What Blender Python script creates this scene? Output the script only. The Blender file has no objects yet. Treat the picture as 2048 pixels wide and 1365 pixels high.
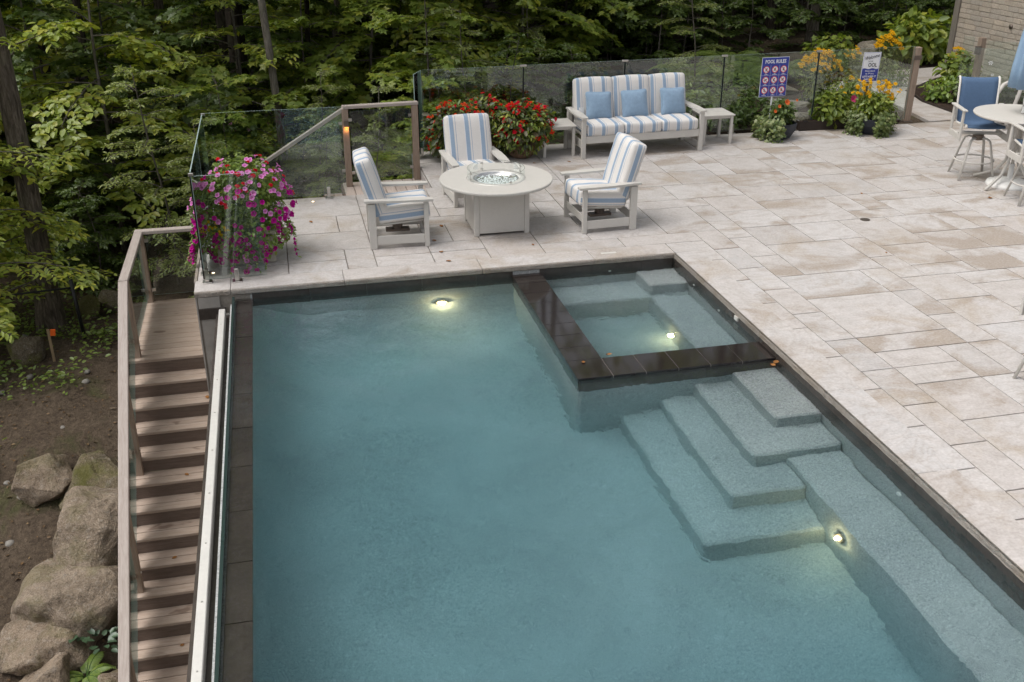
import bpy, bmesh, math, random
import numpy as np
from mathutils import Vector, Matrix, noise

# ---------------------------------------------------------------- camera, sky, sun, exposure
S = bpy.context.scene
COL = S.collection
R = math.radians
PI = math.pi

cam_d = bpy.data.cameras.new('camera')
cam = bpy.data.objects.new('camera', cam_d); COL.objects.link(cam)
cam.location = (-4.283, -10.214, 4.0)
cam.rotation_euler = (R(90 - 25.1), 0, R(-13.06))
cam_d.sensor_width = 36.0
cam_d.lens = 36.0 * 2026.0 / 2048.0
cam_d.clip_start = 0.05; cam_d.clip_end = 600
S.camera = cam

SUN_EL, SUN_AZ = R(64), R(274)          # veiled sun behind the viewer's left shoulder
w = bpy.data.worlds.new('World'); S.world = w; w.use_nodes = True
wn = w.node_tree; wn.nodes.clear()
sky = wn.nodes.new('ShaderNodeTexSky'); sky.sky_type = 'NISHITA'; sky.sun_disc = False
sky.sun_elevation = SUN_EL; sky.sun_rotation = SUN_AZ
sky.air_density = 1.0; sky.dust_density = 5.0; sky.ozone_density = 1.0
hsv = wn.nodes.new('ShaderNodeHueSaturation'); hsv.inputs['Saturation'].default_value = 0.25
bg = wn.nodes.new('ShaderNodeBackground'); bg.inputs['Strength'].default_value = 0.14
wo = wn.nodes.new('ShaderNodeOutputWorld')
# even, lightly varied cloud cover all over the sky
wtc = wn.nodes.new('ShaderNodeTexCoord'); wno = wn.nodes.new('ShaderNodeTexNoise'); wno.inputs['Scale'].default_value = 3.0; wno.inputs['Detail'].default_value = 5; wno.inputs['Roughness'].default_value = .55
wn.links.new(wtc.outputs['Generated'], wno.inputs['Vector'])
wmr = wn.nodes.new('ShaderNodeMapRange'); wmr.inputs[1].default_value = .35; wmr.inputs[2].default_value = .68; wmr.inputs[3].default_value = .7; wmr.inputs[4].default_value = 1.5
wn.links.new(wno.outputs['Fac'], wmr.inputs[0])
wmx = wn.nodes.new('ShaderNodeVectorMath'); wmx.operation = 'SCALE'
wn.links.new(sky.outputs[0], hsv.inputs['Color']); wn.links.new(hsv.outputs[0], wmx.inputs[0]); wn.links.new(wmr.outputs[0], wmx.inputs['Scale']); wn.links.new(wmx.outputs[0], bg.inputs['Color'])
wn.links.new(bg.outputs[0], wo.inputs['Surface'])

sun_d = bpy.data.lights.new('sun', 'SUN'); sun_d.energy = 1.5; sun_d.angle = R(38); sun_d.color = (1.0, 0.97, 0.935)
sun = bpy.data.objects.new('sun', sun_d); COL.objects.link(sun)
dirv = Vector((math.sin(SUN_AZ) * math.cos(SUN_EL), math.cos(SUN_AZ) * math.cos(SUN_EL), math.sin(SUN_EL)))
sun.rotation_euler = dirv.to_track_quat('Z', 'Y').to_euler(); sun.location = dirv * 60

vs = S.view_settings
vs.view_transform = 'Standard'; vs.look = 'None'; vs.gamma = 1.0; vs.use_curve_mapping = False
vs.exposure = 0.30
cy = S.cycles
cy.use_denoising = True
try: cy.denoiser = 'OPENIMAGEDENOISE'
except Exception: pass
cy.max_bounces = 10; cy.diffuse_bounces = 4; cy.glossy_bounces = 4; cy.transmission_bounces = 8
cy.transparent_max_bounces = 24; cy.volume_bounces = 1
cy.sample_clamp_indirect = 6.0
cy.use_adaptive_sampling = True; cy.adaptive_threshold = 0.02

# ---------------------------------------------------------------- materials
MATS = {}
def new_mat(name):
    m = bpy.data.materials.new(name); m.use_nodes = True
    nt = m.node_tree; nt.nodes.clear(); MATS[name] = m
    return m, nt
def N(nt, t, **kw):
    n = nt.nodes.new(t)
    for k, v in kw.items():
        if k.startswith('i_'):
            key = k[2:]
            key = int(key) if key.isdigit() else key.replace('_', ' ')
            n.inputs[key].default_value = v
        else: setattr(n, k, v)
    return n
def L(nt, a, b): nt.links.new(a, b)
def rgb(c): return (c[0], c[1], c[2], 1.0)
def srgb(r, g, b):
    f = lambda v: ((v/255.0 + 0.055)/1.055)**2.4 if v/255.0 > 0.04045 else v/255.0/12.92
    return (f(r), f(g), f(b))
def out(nt, sh):
    o = N(nt, 'ShaderNodeOutputMaterial'); L(nt, sh, o.inputs['Surface']); return o
def ramp(nt, fac, stops, interp='LINEAR'):
    r = N(nt, 'ShaderNodeValToRGB'); cr = r.color_ramp; cr.interpolation = interp
    while len(cr.elements) < len(stops): cr.elements.new(0.5)
    for e, (p, c) in zip(cr.elements, stops):
        e.position = p; e.color = rgb(c) if len(c) == 3 else c
    L(nt, fac, r.inputs['Fac']); return r.outputs['Color']
def mix(nt, fac, a, b, mode='MIX'):
    m = N(nt, 'ShaderNodeMix', data_type='RGBA', blend_type=mode)
    for i, v in ((0, fac), (6, a), (7, b)):
        if isinstance(v, (int, float)): m.inputs[i].default_value = v
        elif isinstance(v, tuple): m.inputs[i].default_value = rgb(v)
        else: L(nt, v, m.inputs[i])
    return m.outputs[2]
def math_(nt, op, a, b=None, clamp=False):
    m = N(nt, 'ShaderNodeMath', operation=op, use_clamp=clamp)
    for i, v in enumerate((a, b)):
        if v is None: continue
        if isinstance(v, (int, float)): m.inputs[i].default_value = v
        else: L(nt, v, m.inputs[i])
    return m.outputs[0]
def noise_t(nt, vec, scale, detail=4, rough=.55, dist=0.0, out_='Fac'):
    n = N(nt, 'ShaderNodeTexNoise'); n.inputs['Scale'].default_value = scale
    n.inputs['Detail'].default_value = detail; n.inputs['Roughness'].default_value = rough
    n.inputs['Distortion'].default_value = dist
    if vec is not None: L(nt, vec, n.inputs['Vector'])
    return n.outputs[out_]
def coords(nt, kind='Object', scale=(1, 1, 1), jitter=False):
    tc = N(nt, 'ShaderNodeTexCoord'); mp = N(nt, 'ShaderNodeMapping')
    mp.inputs['Scale'].default_value = scale
    L(nt, tc.outputs[kind], mp.inputs['Vector'])
    if jitter:
        oi = N(nt, 'ShaderNodeObjectInfo')
        cx = N(nt, 'ShaderNodeCombineXYZ')
        L(nt, math_(nt, 'MULTIPLY', oi.outputs['Random'], 37.0), cx.inputs[0])
        L(nt, math_(nt, 'MULTIPLY', oi.outputs['Random'], 91.0), cx.inputs[1])
        L(nt, math_(nt, 'MULTIPLY', oi.outputs['Random'], 13.0), cx.inputs[2])
        L(nt, cx.outputs[0], mp.inputs['Location'])
        return mp.outputs[0], oi.outputs['Random']
    return mp.outputs[0]
def bump(nt, h, strength=.3, dist=.01):
    b = N(nt, 'ShaderNodeBump'); b.inputs['Strength'].default_value = strength; b.inputs['Distance'].default_value = dist
    L(nt, h, b.inputs['Height']); return b.outputs[0]
def princ(nt, col, rough=.6, spec=.4, normal=None, metal=0.0, **kw):
    p = N(nt, 'ShaderNodeBsdfPrincipled')
    if isinstance(col, tuple): p.inputs['Base Color'].default_value = rgb(col)
    else: L(nt, col, p.inputs['Base Color'])
    if isinstance(rough, (int, float)): p.inputs['Roughness'].default_value = rough
    else: L(nt, rough, p.inputs['Roughness'])
    p.inputs['Specular IOR Level'].default_value = spec
    p.inputs['Metallic'].default_value = metal
    if normal is not None: L(nt, normal, p.inputs['Normal'])
    for k, v in kw.items(): p.inputs[k.replace('_', ' ')].default_value = v
    return p.outputs[0]

def mat_plain(name, col, rough=.55, spec=.4, var=.12, nscale=30, bstr=.15, bdist=.004, metal=0.0, stretch=(1, 1, 1), sheen=0.0):
    m, nt = new_mat(name)
    v, rnd = coords(nt, 'Object', stretch, True)
    n1 = noise_t(nt, v, nscale, 4); n2 = noise_t(nt, v, nscale * .13, 3)
    f = math_(nt, 'ADD', math_(nt, 'MULTIPLY', n1, .5), math_(nt, 'MULTIPLY', n2, .5))
    lo = tuple(c * (1 - var) for c in col); hi = tuple(min(1, c * (1 + var)) for c in col)
    c = ramp(nt, f, [(.3, lo), (.7, hi)])
    p = princ(nt, c, rough, spec, bump(nt, n1, bstr, bdist) if bstr else None, metal)
    if sheen: p.node.inputs['Sheen Weight'].default_value = sheen
    out(nt, p); return m

# pale sandstone paving: swirling sediment lines, brown stains, one tone per slab
def mat_stone(name, side=False):
    m, nt = new_mat(name)
    tc = N(nt, 'ShaderNodeTexCoord'); geo = N(nt, 'ShaderNodeNewGeometry')
    oi = N(nt, 'ShaderNodeObjectInfo')
    rv = N(nt, 'ShaderNodeCombineXYZ')
    L(nt, math_(nt, 'MULTIPLY', oi.outputs['Random'], 57.0), rv.inputs[0]); L(nt, math_(nt, 'MULTIPLY', oi.outputs['Random'], 23.0), rv.inputs[1])
    va = N(nt, 'ShaderNodeVectorMath', operation='ADD'); L(nt, geo.outputs['Position'], va.inputs[0]); L(nt, rv.outputs[0], va.inputs[1])
    v = va.outputs[0]
    warp = noise_t(nt, v, 1.3, 3, .5, .6)
    rings = math_(nt, 'FRACT', math_(nt, 'MULTIPLY', warp, 13.0))
    line = math_(nt, 'POWER', math_(nt, 'SUBTRACT', 1.0, math_(nt, 'MULTIPLY', math_(nt, 'ABSOLUTE', math_(nt, 'SUBTRACT', rings, .5)), 2.0)), 2.2)
    fine = noise_t(nt, v, 42, 5, .65); mid = noise_t(nt, v, 6, 4, .6, .8)
    streak = N(nt, 'ShaderNodeMapping'); streak.inputs['Scale'].default_value = (3.5, 15, 5); L(nt, v, streak.inputs['Vector'])
    st = noise_t(nt, streak.outputs[0], 1.6, 4, .6, 1.2)
    base = ramp(nt, oi.outputs['Random'], [(0, (.385, .36, .345)), (.2, (.475, .45, .435)), (.4, (.43, .39, .365)), (.6, (.51, .49, .48)), (.8, (.445, .41, .385)), (.9, (.49, .475, .47)), (1, (.375, .355, .345))])
    c = mix(nt, math_(nt, 'MULTIPLY', line, .55), base, (.33, .285, .255))
    c = mix(nt, math_(nt, 'MULTIPLY', ramp(nt, mid, [(.35, (0, 0, 0)), (.75, (1, 1, 1))]), .45), c, (.66, .62, .60))
    c = mix(nt, math_(nt, 'MULTIPLY', ramp(nt, st, [(.5, (0, 0, 0)), (.75, (1, 1, 1))]), .5), c, (.33, .285, .25))
    # brown weathering stains, continuous across slabs
    gp = N(nt, 'ShaderNodeMapping'); gp.inputs['Scale'].default_value = (1.1, 1.6, 1); L(nt, v, gp.inputs['Vector'])
    s1 = noise_t(nt, gp.outputs[0], .85, 5, .62, .5)
    sx = N(nt, 'ShaderNodeSeparateXYZ'); L(nt, geo.outputs['Position'], sx.inputs[0])
    reg = N(nt, 'ShaderNodeMapRange'); L(nt, sx.outputs[0], reg.inputs[0])
    reg.inputs[1].default_value = -4.0; reg.inputs[2].default_value = 3.0; reg.inputs[3].default_value = .10; reg.inputs[4].default_value = .0
    s1 = math_(nt, 'SUBTRACT', s1, reg.outputs[0])
    stain = ramp(nt, s1, [(.50, (0, 0, 0)), (.60, (1, 1, 1))])
    c = mix(nt, math_(nt, 'MULTIPLY', stain, .72), c, (.25, .185, .125))
    s2 = noise_t(nt, geo.outputs['Position'], 1.1, 6, .68, .7)
    c = mix(nt, math_(nt, 'MULTIPLY', ramp(nt, s2, [(.53, (0, 0, 0)), (.66, (1, 1, 1))]), .60), c, (.33, .255, .175))
    c = mix(nt, .26, c, ramp(nt, fine, [(.3, (.17, .155, .14)), (.7, (.64, .61, .59))]))
    h = math_(nt, 'ADD', math_(nt, 'MULTIPLY', line, .35), math_(nt, 'ADD', fine, math_(nt, 'MULTIPLY', mid, .7)))
    if side:
        c = mix(nt, .55, c, (.22, .18, .13))
        out(nt, princ(nt, c, .85, .25, bump(nt, math_(nt, 'ADD', noise_t(nt, v, 26, 5, .7), noise_t(nt, v, 90, 2)), .9, .02)))
    else:
        out(nt, princ(nt, c, ramp(nt, mid, [(.3, (.5,) * 3), (.7, (.75,) * 3)]), .35, bump(nt, h, .35, .006)))
    return m
mat_stone('stone'); mat_stone('stone_edge', True)

def mat_wood(name, a, b, c2, axis=0, wet=False):
    m, nt = new_mat(name)
    sc = [9, 9, 9]; sc[axis] = .7
    v, rnd = coords(nt, 'Object', tuple(sc), True)
    g = noise_t(nt, v, 4.5, 6, .65, 1.0)
    fine = noise_t(nt, v, 26, 3, .7)
    f = math_(nt, 'ADD', math_(nt, 'MULTIPLY', g, .65), math_(nt, 'MULTIPLY', fine, .35))
    c = ramp(nt, f, [(.28, a), (.5, b), (.72, c2)])
    c = mix(nt, math_(nt, 'MULTIPLY', rnd, .35), c, tuple(x * .72 for x in b))
    if wet:
        geo = N(nt, 'ShaderNodeNewGeometry'); mp = N(nt, 'ShaderNodeMapping'); mp.inputs['Scale'].default_value = (1.2, 2.5, 2)
        L(nt, geo.outputs['Position'], mp.inputs['Vector'])
        wv = ramp(nt, noise_t(nt, mp.outputs[0], 1.7, 3, .5, .3), [(.66, (0, 0, 0)), (.70, (1, 1, 1))])
        c = mix(nt, math_(nt, 'MULTIPLY', wv, .6), c, (.10, .055, .035))
    out(nt, princ(nt, c, .7, .25, bump(nt, f, .35, .003))); return m
mat_wood('deck_x', (.26, .185, .135), (.385, .30, .24), (.48, .40, .345), 0, True)
mat_wood('deck_y', (.34, .27, .23), (.47, .39, .34), (.56, .49, .45), 1)
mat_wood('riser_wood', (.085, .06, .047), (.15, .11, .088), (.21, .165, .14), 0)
mat_wood('rail_wood', (.27, .22, .19), (.39, .335, .30), (.49, .44, .405), 1)
mat_wood('post_wood', (.19, .135, .10), (.31, .235, .18), (.42, .34, .28), 2)
mat_plain('grout', (.31, .275, .235), .9, .2, .25, 40, .5)
mat_plain('concrete', (.30, .28, .255), .85, .3, .28, 7, .5, .006)
mat_plain('dark_tile', (.052, .043, .038), .22, .5, .35, 25, .05, .002)
mat_plain('rim_tile', (.020, .016, .015), .06, .6, .22, 18, .02, .001)
mat_plain('tile_grout', (.22, .20, .18), .8, .3, .1, 30, .2)
mat_plain('dark_grout', (.02, .02, .02), .8, .3, .1, 30, .2)
mat_plain('poly', (.53, .505, .465), .5, .35, .05, 60, .08, .001)
mat_plain('steel', (.55, .53, .50), .28, .5, .1, 50, .05, .001, 1.0)
mat_plain('bronze', (.16, .13, .11), .45, .4, .1, 50, .05, .001, .7)
mat_plain('alu', (.66, .64, .60), .38, .5, .08, 30, .05, .001, .25)
mat_plain('white_plastic', (.78, .77, .74), .4, .4, .05, 30, .03)
mat_plain('black_metal', (.012, .012, .013), .4, .4, .2, 40, .05)
mat_plain('gasket', (.01, .01, .011), .6, .3, .2, 40, 0)
mat_plain('blue_fabric', (.235, .335, .45), .9, .15, .14, 160, .3, .001, sheen=.3)
mat_plain('sling_blue', (.085, .14, .235), .75, .2, .10, 300, .25, .001)
mat_plain('umbrella_blue', (.25, .36, .49), .85, .15, .10, 120, .2, .001)
mat_plain('piping_white', (.68, .65, .60), .8, .2, .06, 100, .1)
mat_plain('pot_dark', (.030, .034, .045), .55, .35, .25, 40, .2)
mat_plain('pot_brown', (.16, .10, .065), .75, .25, .3, 30, .3)
mat_plain('pot_stone', (.42, .385, .32), .85, .25, .18, 25, .4)
mat_plain('mulch', (.042, .027, .020), .95, .2, .55, 45, 1.0, .03)
mat_plain('potting_soil', (.03, .022, .016), .95, .2, .4, 60, 1.0, .01)
mat_plain('edging', (.035, .025, .02), .6, .3, .2, 40, .1)
mat_plain('sign_blue', (.035, .055, .30), .35, .4, .03, 40, 0)
mat_plain('sign_white', (.78, .79, .82), .4, .4, .03, 40, 0)
mat_plain('sign_red', (.55, .03, .035), .4, .4, .03, 40, 0)
mat_plain('sign_black', (.02, .02, .03), .4, .4, .03, 40, 0)
mat_plain('orange_tape', (.85, .14, .02), .5, .3, .1, 40, 0)
mat_plain('stake_wood', (.30, .22, .13), .8, .2, .2, 30, .2)
mat_plain('dead_leaf', (.26, .115, .035), .8, .2, .45, 60, .2)
mat_plain('stem_green', (.06, .11, .025), .7, .2, .2, 30, 0)
mat_plain('house_board', (.22, .195, .165), .75, .25, .2, 14, .3, .003, stretch=(1, 1, .2))
mat_plain('teal_glow', (.16, .26, .26), .6, .3, .1, 20, 0)
mat_plain('tag_paper', (.80, .79, .77), .6, .3, .04, 60, 0)
mat_plain('rock_grey', (.20, .185, .165), .9, .2, .35, 25, .6)
mat_plain('mirror_bowl', (.72, .71, .68), .12, .5, .08, 12, .1, .003, 1.0)

# brick
m, nt = new_mat('brick')
v, rnd = coords(nt, 'Object', (1, 1, 1), True)
n1 = noise_t(nt, v, 38, 5, .7); n2 = noise_t(nt, v, 5, 3)
c = ramp(nt, rnd, [(0, (.42, .36, .295)), (.35, (.52, .45, .37)), (.7, (.46, .41, .355)), (1, (.58, .49, .40))])
c = mix(nt, ramp(nt, n1, [(.35, (.55,) * 3), (.62, (0, 0, 0))]), c, (.26, .225, .19))
out(nt, princ(nt, c, .92, .2, bump(nt, math_(nt, 'ADD', n1, n2), .9, .012)))

# pool plaster: pale grey-blue with dark and light pebble speckle
m, nt = new_mat('plaster')
geo = N(nt, 'ShaderNodeNewGeometry')
n1 = noise_t(nt, geo.outputs['Position'], 75, 3, .7); n2 = noise_t(nt, geo.outputs['Position'], .9, 5, .65, .5)
c = ramp(nt, n1, [(.34, (.17, .17, .165)), (.46, (.36, .365, .36)), (.57, (.43, .435, .425)), (.68, (.66, .66, .65))])
c = mix(nt, .26, c, ramp(nt, n2, [(.36, (.22, .235, .24)), (.64, (.60, .615, .61))]))
out(nt, princ(nt, c, .85, .2))

# water: real refraction, absorbing volume, faint long ripples
m, nt = new_mat('water')
geo = N(nt, 'ShaderNodeNewGeometry')
mp = N(nt, 'ShaderNodeMapping'); mp.inputs['Scale'].default_value = (1.0, .8, 1); mp.inputs['Rotation'].default_value = (0, 0, .5)
L(nt, geo.outputs['Position'], mp.inputs['Vector'])
h1 = noise_t(nt, mp.outputs[0], 2.2, 2, .5, .4); h2 = noise_t(nt, mp.outputs[0], 8, 3, .6, 1.0)
area = ramp(nt, noise_t(nt, geo.outputs['Position'], .45, 2), [(.40, (.15,) * 3), (.62, (1, 1, 1))])
hh = math_(nt, 'ADD', h1, math_(nt, 'MULTIPLY', math_(nt, 'MULTIPLY', h2, .42), area))
p = princ(nt, (1, 1, 1), .055, .5, bump(nt, hh, .6, .04), IOR=1.333, Transmission_Weight=1.0)
o = out(nt, p)
va = N(nt, 'ShaderNodeVolumeAbsorption'); va.inputs['Color'].default_value = (.31, .74, .82, 1); va.inputs['Density'].default_value = .57
vs_ = N(nt, 'ShaderNodeVolumeScatter'); vs_.inputs['Color'].default_value = (.78, .94, .99, 1); vs_.inputs['Density'].default_value = .10
ad = N(nt, 'ShaderNodeAddShader'); L(nt, va.outputs[0], ad.inputs[0]); L(nt, vs_.outputs[0], ad.inputs[1]); L(nt, ad.outputs[0], o.inputs['Volume'])

def mat_glass(name, tint, refl=1.0, haze=0.0):
    m, nt = new_mat(name)
    fr = N(nt, 'ShaderNodeFresnel'); fr.inputs['IOR'].default_value = 1.5
    tr = N(nt, 'ShaderNodeBsdfTransparent'); tr.inputs['Color'].default_value = rgb(tint)
    gl = N(nt, 'ShaderNodeBsdfGlossy'); gl.inputs['Roughness'].default_value = .015
    gl.inputs['Color'].default_value = (.95, 1, .98, 1)
    ms = N(nt, 'ShaderNodeMixShader'); L(nt, math_(nt, 'MULTIPLY', fr.outputs[0], refl, True), ms.inputs[0])
    L(nt, tr.outputs[0], ms.inputs[1]); L(nt, gl.outputs[0], ms.inputs[2])
    out(nt, ms.outputs[0]); return m
mat_glass('pane_glass', (.925, .955, .94), 1.3); mat_glass('guard_glass', (.985, .995, .99), .45); mat_glass('weir_glass', (.30, .34, .335))
mat_plain('glass_edge', (.02, .036, .034), .15, .6, .1, 20, 0)
mat_plain('glass_rim', (.34, .44, .41), .2, .6, .1, 20, 0)
mat_plain('glass_bead', (.62, .68, .66), .08, .8, .25, 20, 0)

# striped canvas: stripes run along the cushion (u in metres)
m, nt = new_mat('stripes')
uv = N(nt, 'ShaderNodeUVMap'); sx = N(nt, 'ShaderNodeSeparateXYZ'); L(nt, uv.outputs[0], sx.inputs[0])
u = math_(nt, 'FRACT', math_(nt, 'ADD', math_(nt, 'DIVIDE', sx.outputs[0], .205), 10.0))
W_, B_, T_ = (.63, .60, .565), (.27, .345, .44), (.31, .355, .43)
cr = ramp(nt, u, [(0, B_), (.26, W_), (.37, T_), (.41, (.66, .62, .58)), (.45, W_), (.96, (.66, .66, .68))], 'CONSTANT')
v = coords(nt, 'Object')
wv = noise_t(nt, v, 260, 2); cr = mix(nt, .22, cr, ramp(nt, wv, [(.35, (.35, .36, .4)), (.65, (.95, .93, .9))]), 'OVERLAY')
wr = noise_t(nt, v, 7, 3, .5, .5)
out(nt, princ(nt, cr, .9, .15, bump(nt, math_(nt, 'ADD', wr, math_(nt, 'MULTIPLY', wv, .05)), .35, .02)))

# leaves: per-leaf tone, light shining through
def mat_leaf(name, cols, trans=.38, gloss=.05):
    m, nt = new_mat(name)
    geo = N(nt, 'ShaderNodeNewGeometry'); oi = N(nt, 'ShaderNodeObjectInfo')
    if name in ('leaf_ash', 'leaf_maple', 'leaf_dark', 'leaf_shrub', 'leaf_fern'): cols = [(q[0]*1.75, q[1]*1.42, q[2]*1.05) for q in cols]
    c = ramp(nt, geo.outputs['Random Per Island'], [(i / (len(cols) - 1), q) for i, q in enumerate(cols)])
    c = mix(nt, math_(nt, 'MULTIPLY', oi.outputs['Random'], .4), c, tuple(x * .6 for x in cols[0]))
    d = N(nt, 'ShaderNodeBsdfDiffuse'); L(nt, c, d.inputs['Color'])
    t = N(nt, 'ShaderNodeBsdfTranslucent')
    L(nt, mix(nt, 1.0, c, (1.15, 1.2, .55), 'MULTIPLY'), t.inputs['Color'])
    ms = N(nt, 'ShaderNodeMixShader', i_0=trans); L(nt, d.outputs[0], ms.inputs[1]); L(nt, t.outputs[0], ms.inputs[2])
    g = N(nt, 'ShaderNodeBsdfGlossy'); g.inputs['Roughness'].default_value = .45; g.inputs['Color'].default_value = (.8, .85, .8, 1)
    m2 = N(nt, 'ShaderNodeMixShader', i_0=gloss); L(nt, ms.outputs[0], m2.inputs[1]); L(nt, g.outputs[0], m2.inputs[2])
    out(nt, m2.outputs[0]); return m
mat_leaf('leaf_ash', [(.13, .21, .045), (.18, .27, .06), (.23, .32, .075), (.29, .33, .06)])
mat_leaf('leaf_maple', [(.09, .16, .034), (.125, .205, .042), (.16, .245, .05), (.22, .275, .05)])
mat_leaf('leaf_dark', [(.042, .085, .022), (.062, .115, .028), (.085, .14, .032)])
mat_leaf('leaf_far_sunlit', [(.13, .16, .025), (.20, .23, .035), (.30, .30, .04), (.46, .40, .05)], .55)  # sunlit yellow glow of the distant leaves is put into their colour
mat_leaf('leaf_shrub', [(.10, .16, .055), (.14, .205, .07), (.19, .25, .095)])
mat_leaf('leaf_fern', [(.065, .12, .03), (.095, .16, .038), (.12, .19, .05)])
mat_leaf('leaf_lime', [(.16, .25, .035), (.25, .34, .055), (.11, .19, .035), (.33, .38, .09)])
mat_leaf('leaf_ivy', [(.14, .20, .06), (.30, .34, .12), (.09, .15, .045), (.42, .43, .20)])
mat_leaf('leaf_bronze', [(.07, .08, .03), (.09, .14, .04), (.13, .09, .04), (.10, .16, .045)])
mat_leaf('leaf_hosta', [(.03, .065, .03), (.045, .09, .04), (.06, .11, .05)], .2, .1)
mat_leaf('leaf_purple', [(.07, .028, .04), (.11, .04, .055), (.06, .05, .035)])
mat_leaf('litter', [(.11, .065, .035), (.17, .105, .055), (.075, .05, .03), (.22, .15, .08)], .1, .02)

def mat_petal(name, rim, mid_, core, r):
    m, nt = new_mat(name)
    tc = N(nt, 'ShaderNodeTexCoord'); le = N(nt, 'ShaderNodeVectorMath', operation='LENGTH'); L(nt, tc.outputs['Object'], le.inputs[0])
    oi = N(nt, 'ShaderNodeObjectInfo')
    c = ramp(nt, math_(nt, 'DIVIDE', le.outputs['Value'], r), [(.12, core), (.35, mid_), (.8, rim)])
    c = mix(nt, math_(nt, 'MULTIPLY', oi.outputs['Random'], .35), c, tuple(x * .65 for x in rim))
    d = N(nt, 'ShaderNodeBsdfDiffuse'); L(nt, c, d.inputs['Color']); t = N(nt, 'ShaderNodeBsdfTranslucent'); L(nt, c, t.inputs['Color'])
    ms = N(nt, 'ShaderNodeMixShader', i_0=.3); L(nt, d.outputs[0], ms.inputs[1]); L(nt, t.outputs[0], ms.inputs[2])
    out(nt, ms.outputs[0]); return m
mat_petal('petal_pink', (.78, .32, .64), (.72, .18, .52), (.16, .01, .10), .03)
mat_petal('petal_magenta', (.55, .02, .30), (.42, .01, .22), (.07, .0, .04), .03)
mat_petal('petal_red', (.75, .02, .05), (.66, .015, .03), (.35, .01, .015), .025)
mat_petal('petal_scarlet', (.78, .045, .02), (.70, .025, .015), (.55, .02, .01), .03)
mat_petal('petal_gold', (.84, .52, .03), (.80, .42, .015), (.04, .018, .008), .035)
mat_petal('petal_orange', (.80, .20, .06), (.78, .13, .04), (.6, .05, .02), .05)
mat_petal('petal_hot_pink', (.78, .09, .28), (.7, .05, .2), (.35, .01, .06), .06)
mat_petal('petal_white', (.75, .75, .72), (.7, .7, .68), (.6, .55, .3), .02)
mat_petal('petal_yellow', (.80, .56, .02), (.78, .5, .01), (.6, .35, .01), .02)

def mat_bark(name, a, b):
    m, nt = new_mat(name)
    v, rnd = coords(nt, 'Object', (1, 1, .16), True)
    n1 = noise_t(nt, v, 22, 6, .7, .8); n2 = noise_t(nt, coords(nt, 'Object'), 3, 3)
    c = ramp(nt, n1, [(.35, tuple(x * .45 for x in a)), (.5, a), (.68, b)])
    c = mix(nt, math_(nt, 'MULTIPLY', ramp(nt, n2, [(.5, (0, 0, 0)), (.75, (1, 1, 1))]), .4), c, (.09, .10, .05))
    out(nt, princ(nt, c, .95, .15, bump(nt, n1, 1.0, .03))); return m
mat_bark('bark', (.10, .082, .062), (.19, .16, .125)); mat_bark('bark_grey', (.16, .14, .115), (.27, .245, .205)); mat_bark('bark_dark', (.045, .036, .028), (.085, .07, .055))

def mat_rock(name, a, b, d, moss=.5):
    m, nt = new_mat(name)
    v, rnd = coords(nt, 'Object', (1, 1, 1), True)
    n1 = noise_t(nt, v, 70, 3, .7); n2 = noise_t(nt, v, 3, 5, .65, .4); n3 = noise_t(nt, v, 14, 5, .7)
    c = ramp(nt, n2, [(.36, d), (.5, a), (.64, b)])
    c = mix(nt, math_(nt, 'MULTIPLY', rnd, .4), c, mix(nt, n2, (.12, .105, .085), (.33, .29, .245)))
    ck = math_(nt, 'ABSOLUTE', math_(nt, 'SUBTRACT', noise_t(nt, v, 2.6, 4, .6, 1.2), .5))
    c = mix(nt, math_(nt, 'MULTIPLY', ramp(nt, ck, [(.0, (1, 1, 1)), (.022, (0, 0, 0))]), .7), c, (.04, .032, .026))
    c = mix(nt, math_(nt, 'MULTIPLY', ramp(nt, n3, [(.52, (0, 0, 0)), (.66, (1, 1, 1))]), .45), c, (.42, .39, .35))
    c = mix(nt, .45, c, ramp(nt, n1, [(.36, (.06, .05, .042)), (.52, a), (.68, (.42, .36, .30))]))
    geo = N(nt, 'ShaderNodeNewGeometry')
    mo = ramp(nt, math_(nt, 'ADD', noise_t(nt, v, 2.3, 4, .6), math_(nt, 'MULTIPLY', n3, .15)), [(.60 - .14 * moss, (0, 0, 0)), (.70 - .1 * moss, (1, 1, 1))])
    c = mix(nt, math_(nt, 'MULTIPLY', mo, .75 * min(1, moss * 1.5)), c, (.10, .10, .022))
    out(nt, princ(nt, c, .92, .2, bump(nt, math_(nt, 'ADD', math_(nt, 'ADD', n3, math_(nt, 'MULTIPLY', n2, 1.5)), math_(nt, 'MULTIPLY', n1, .35)), 1.0, .04))); return m
mat_rock('granite', (.26, .195, .135), (.39, .31, .23), (.12, .085, .055), .28)
mat_rock('granite_moss', (.14, .11, .065), (.20, .16, .10), (.075, .06, .035), .8)
mat_rock('garden_rock', (.30, .265, .21), (.40, .36, .29), (.20, .17, .13), .3)

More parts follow.
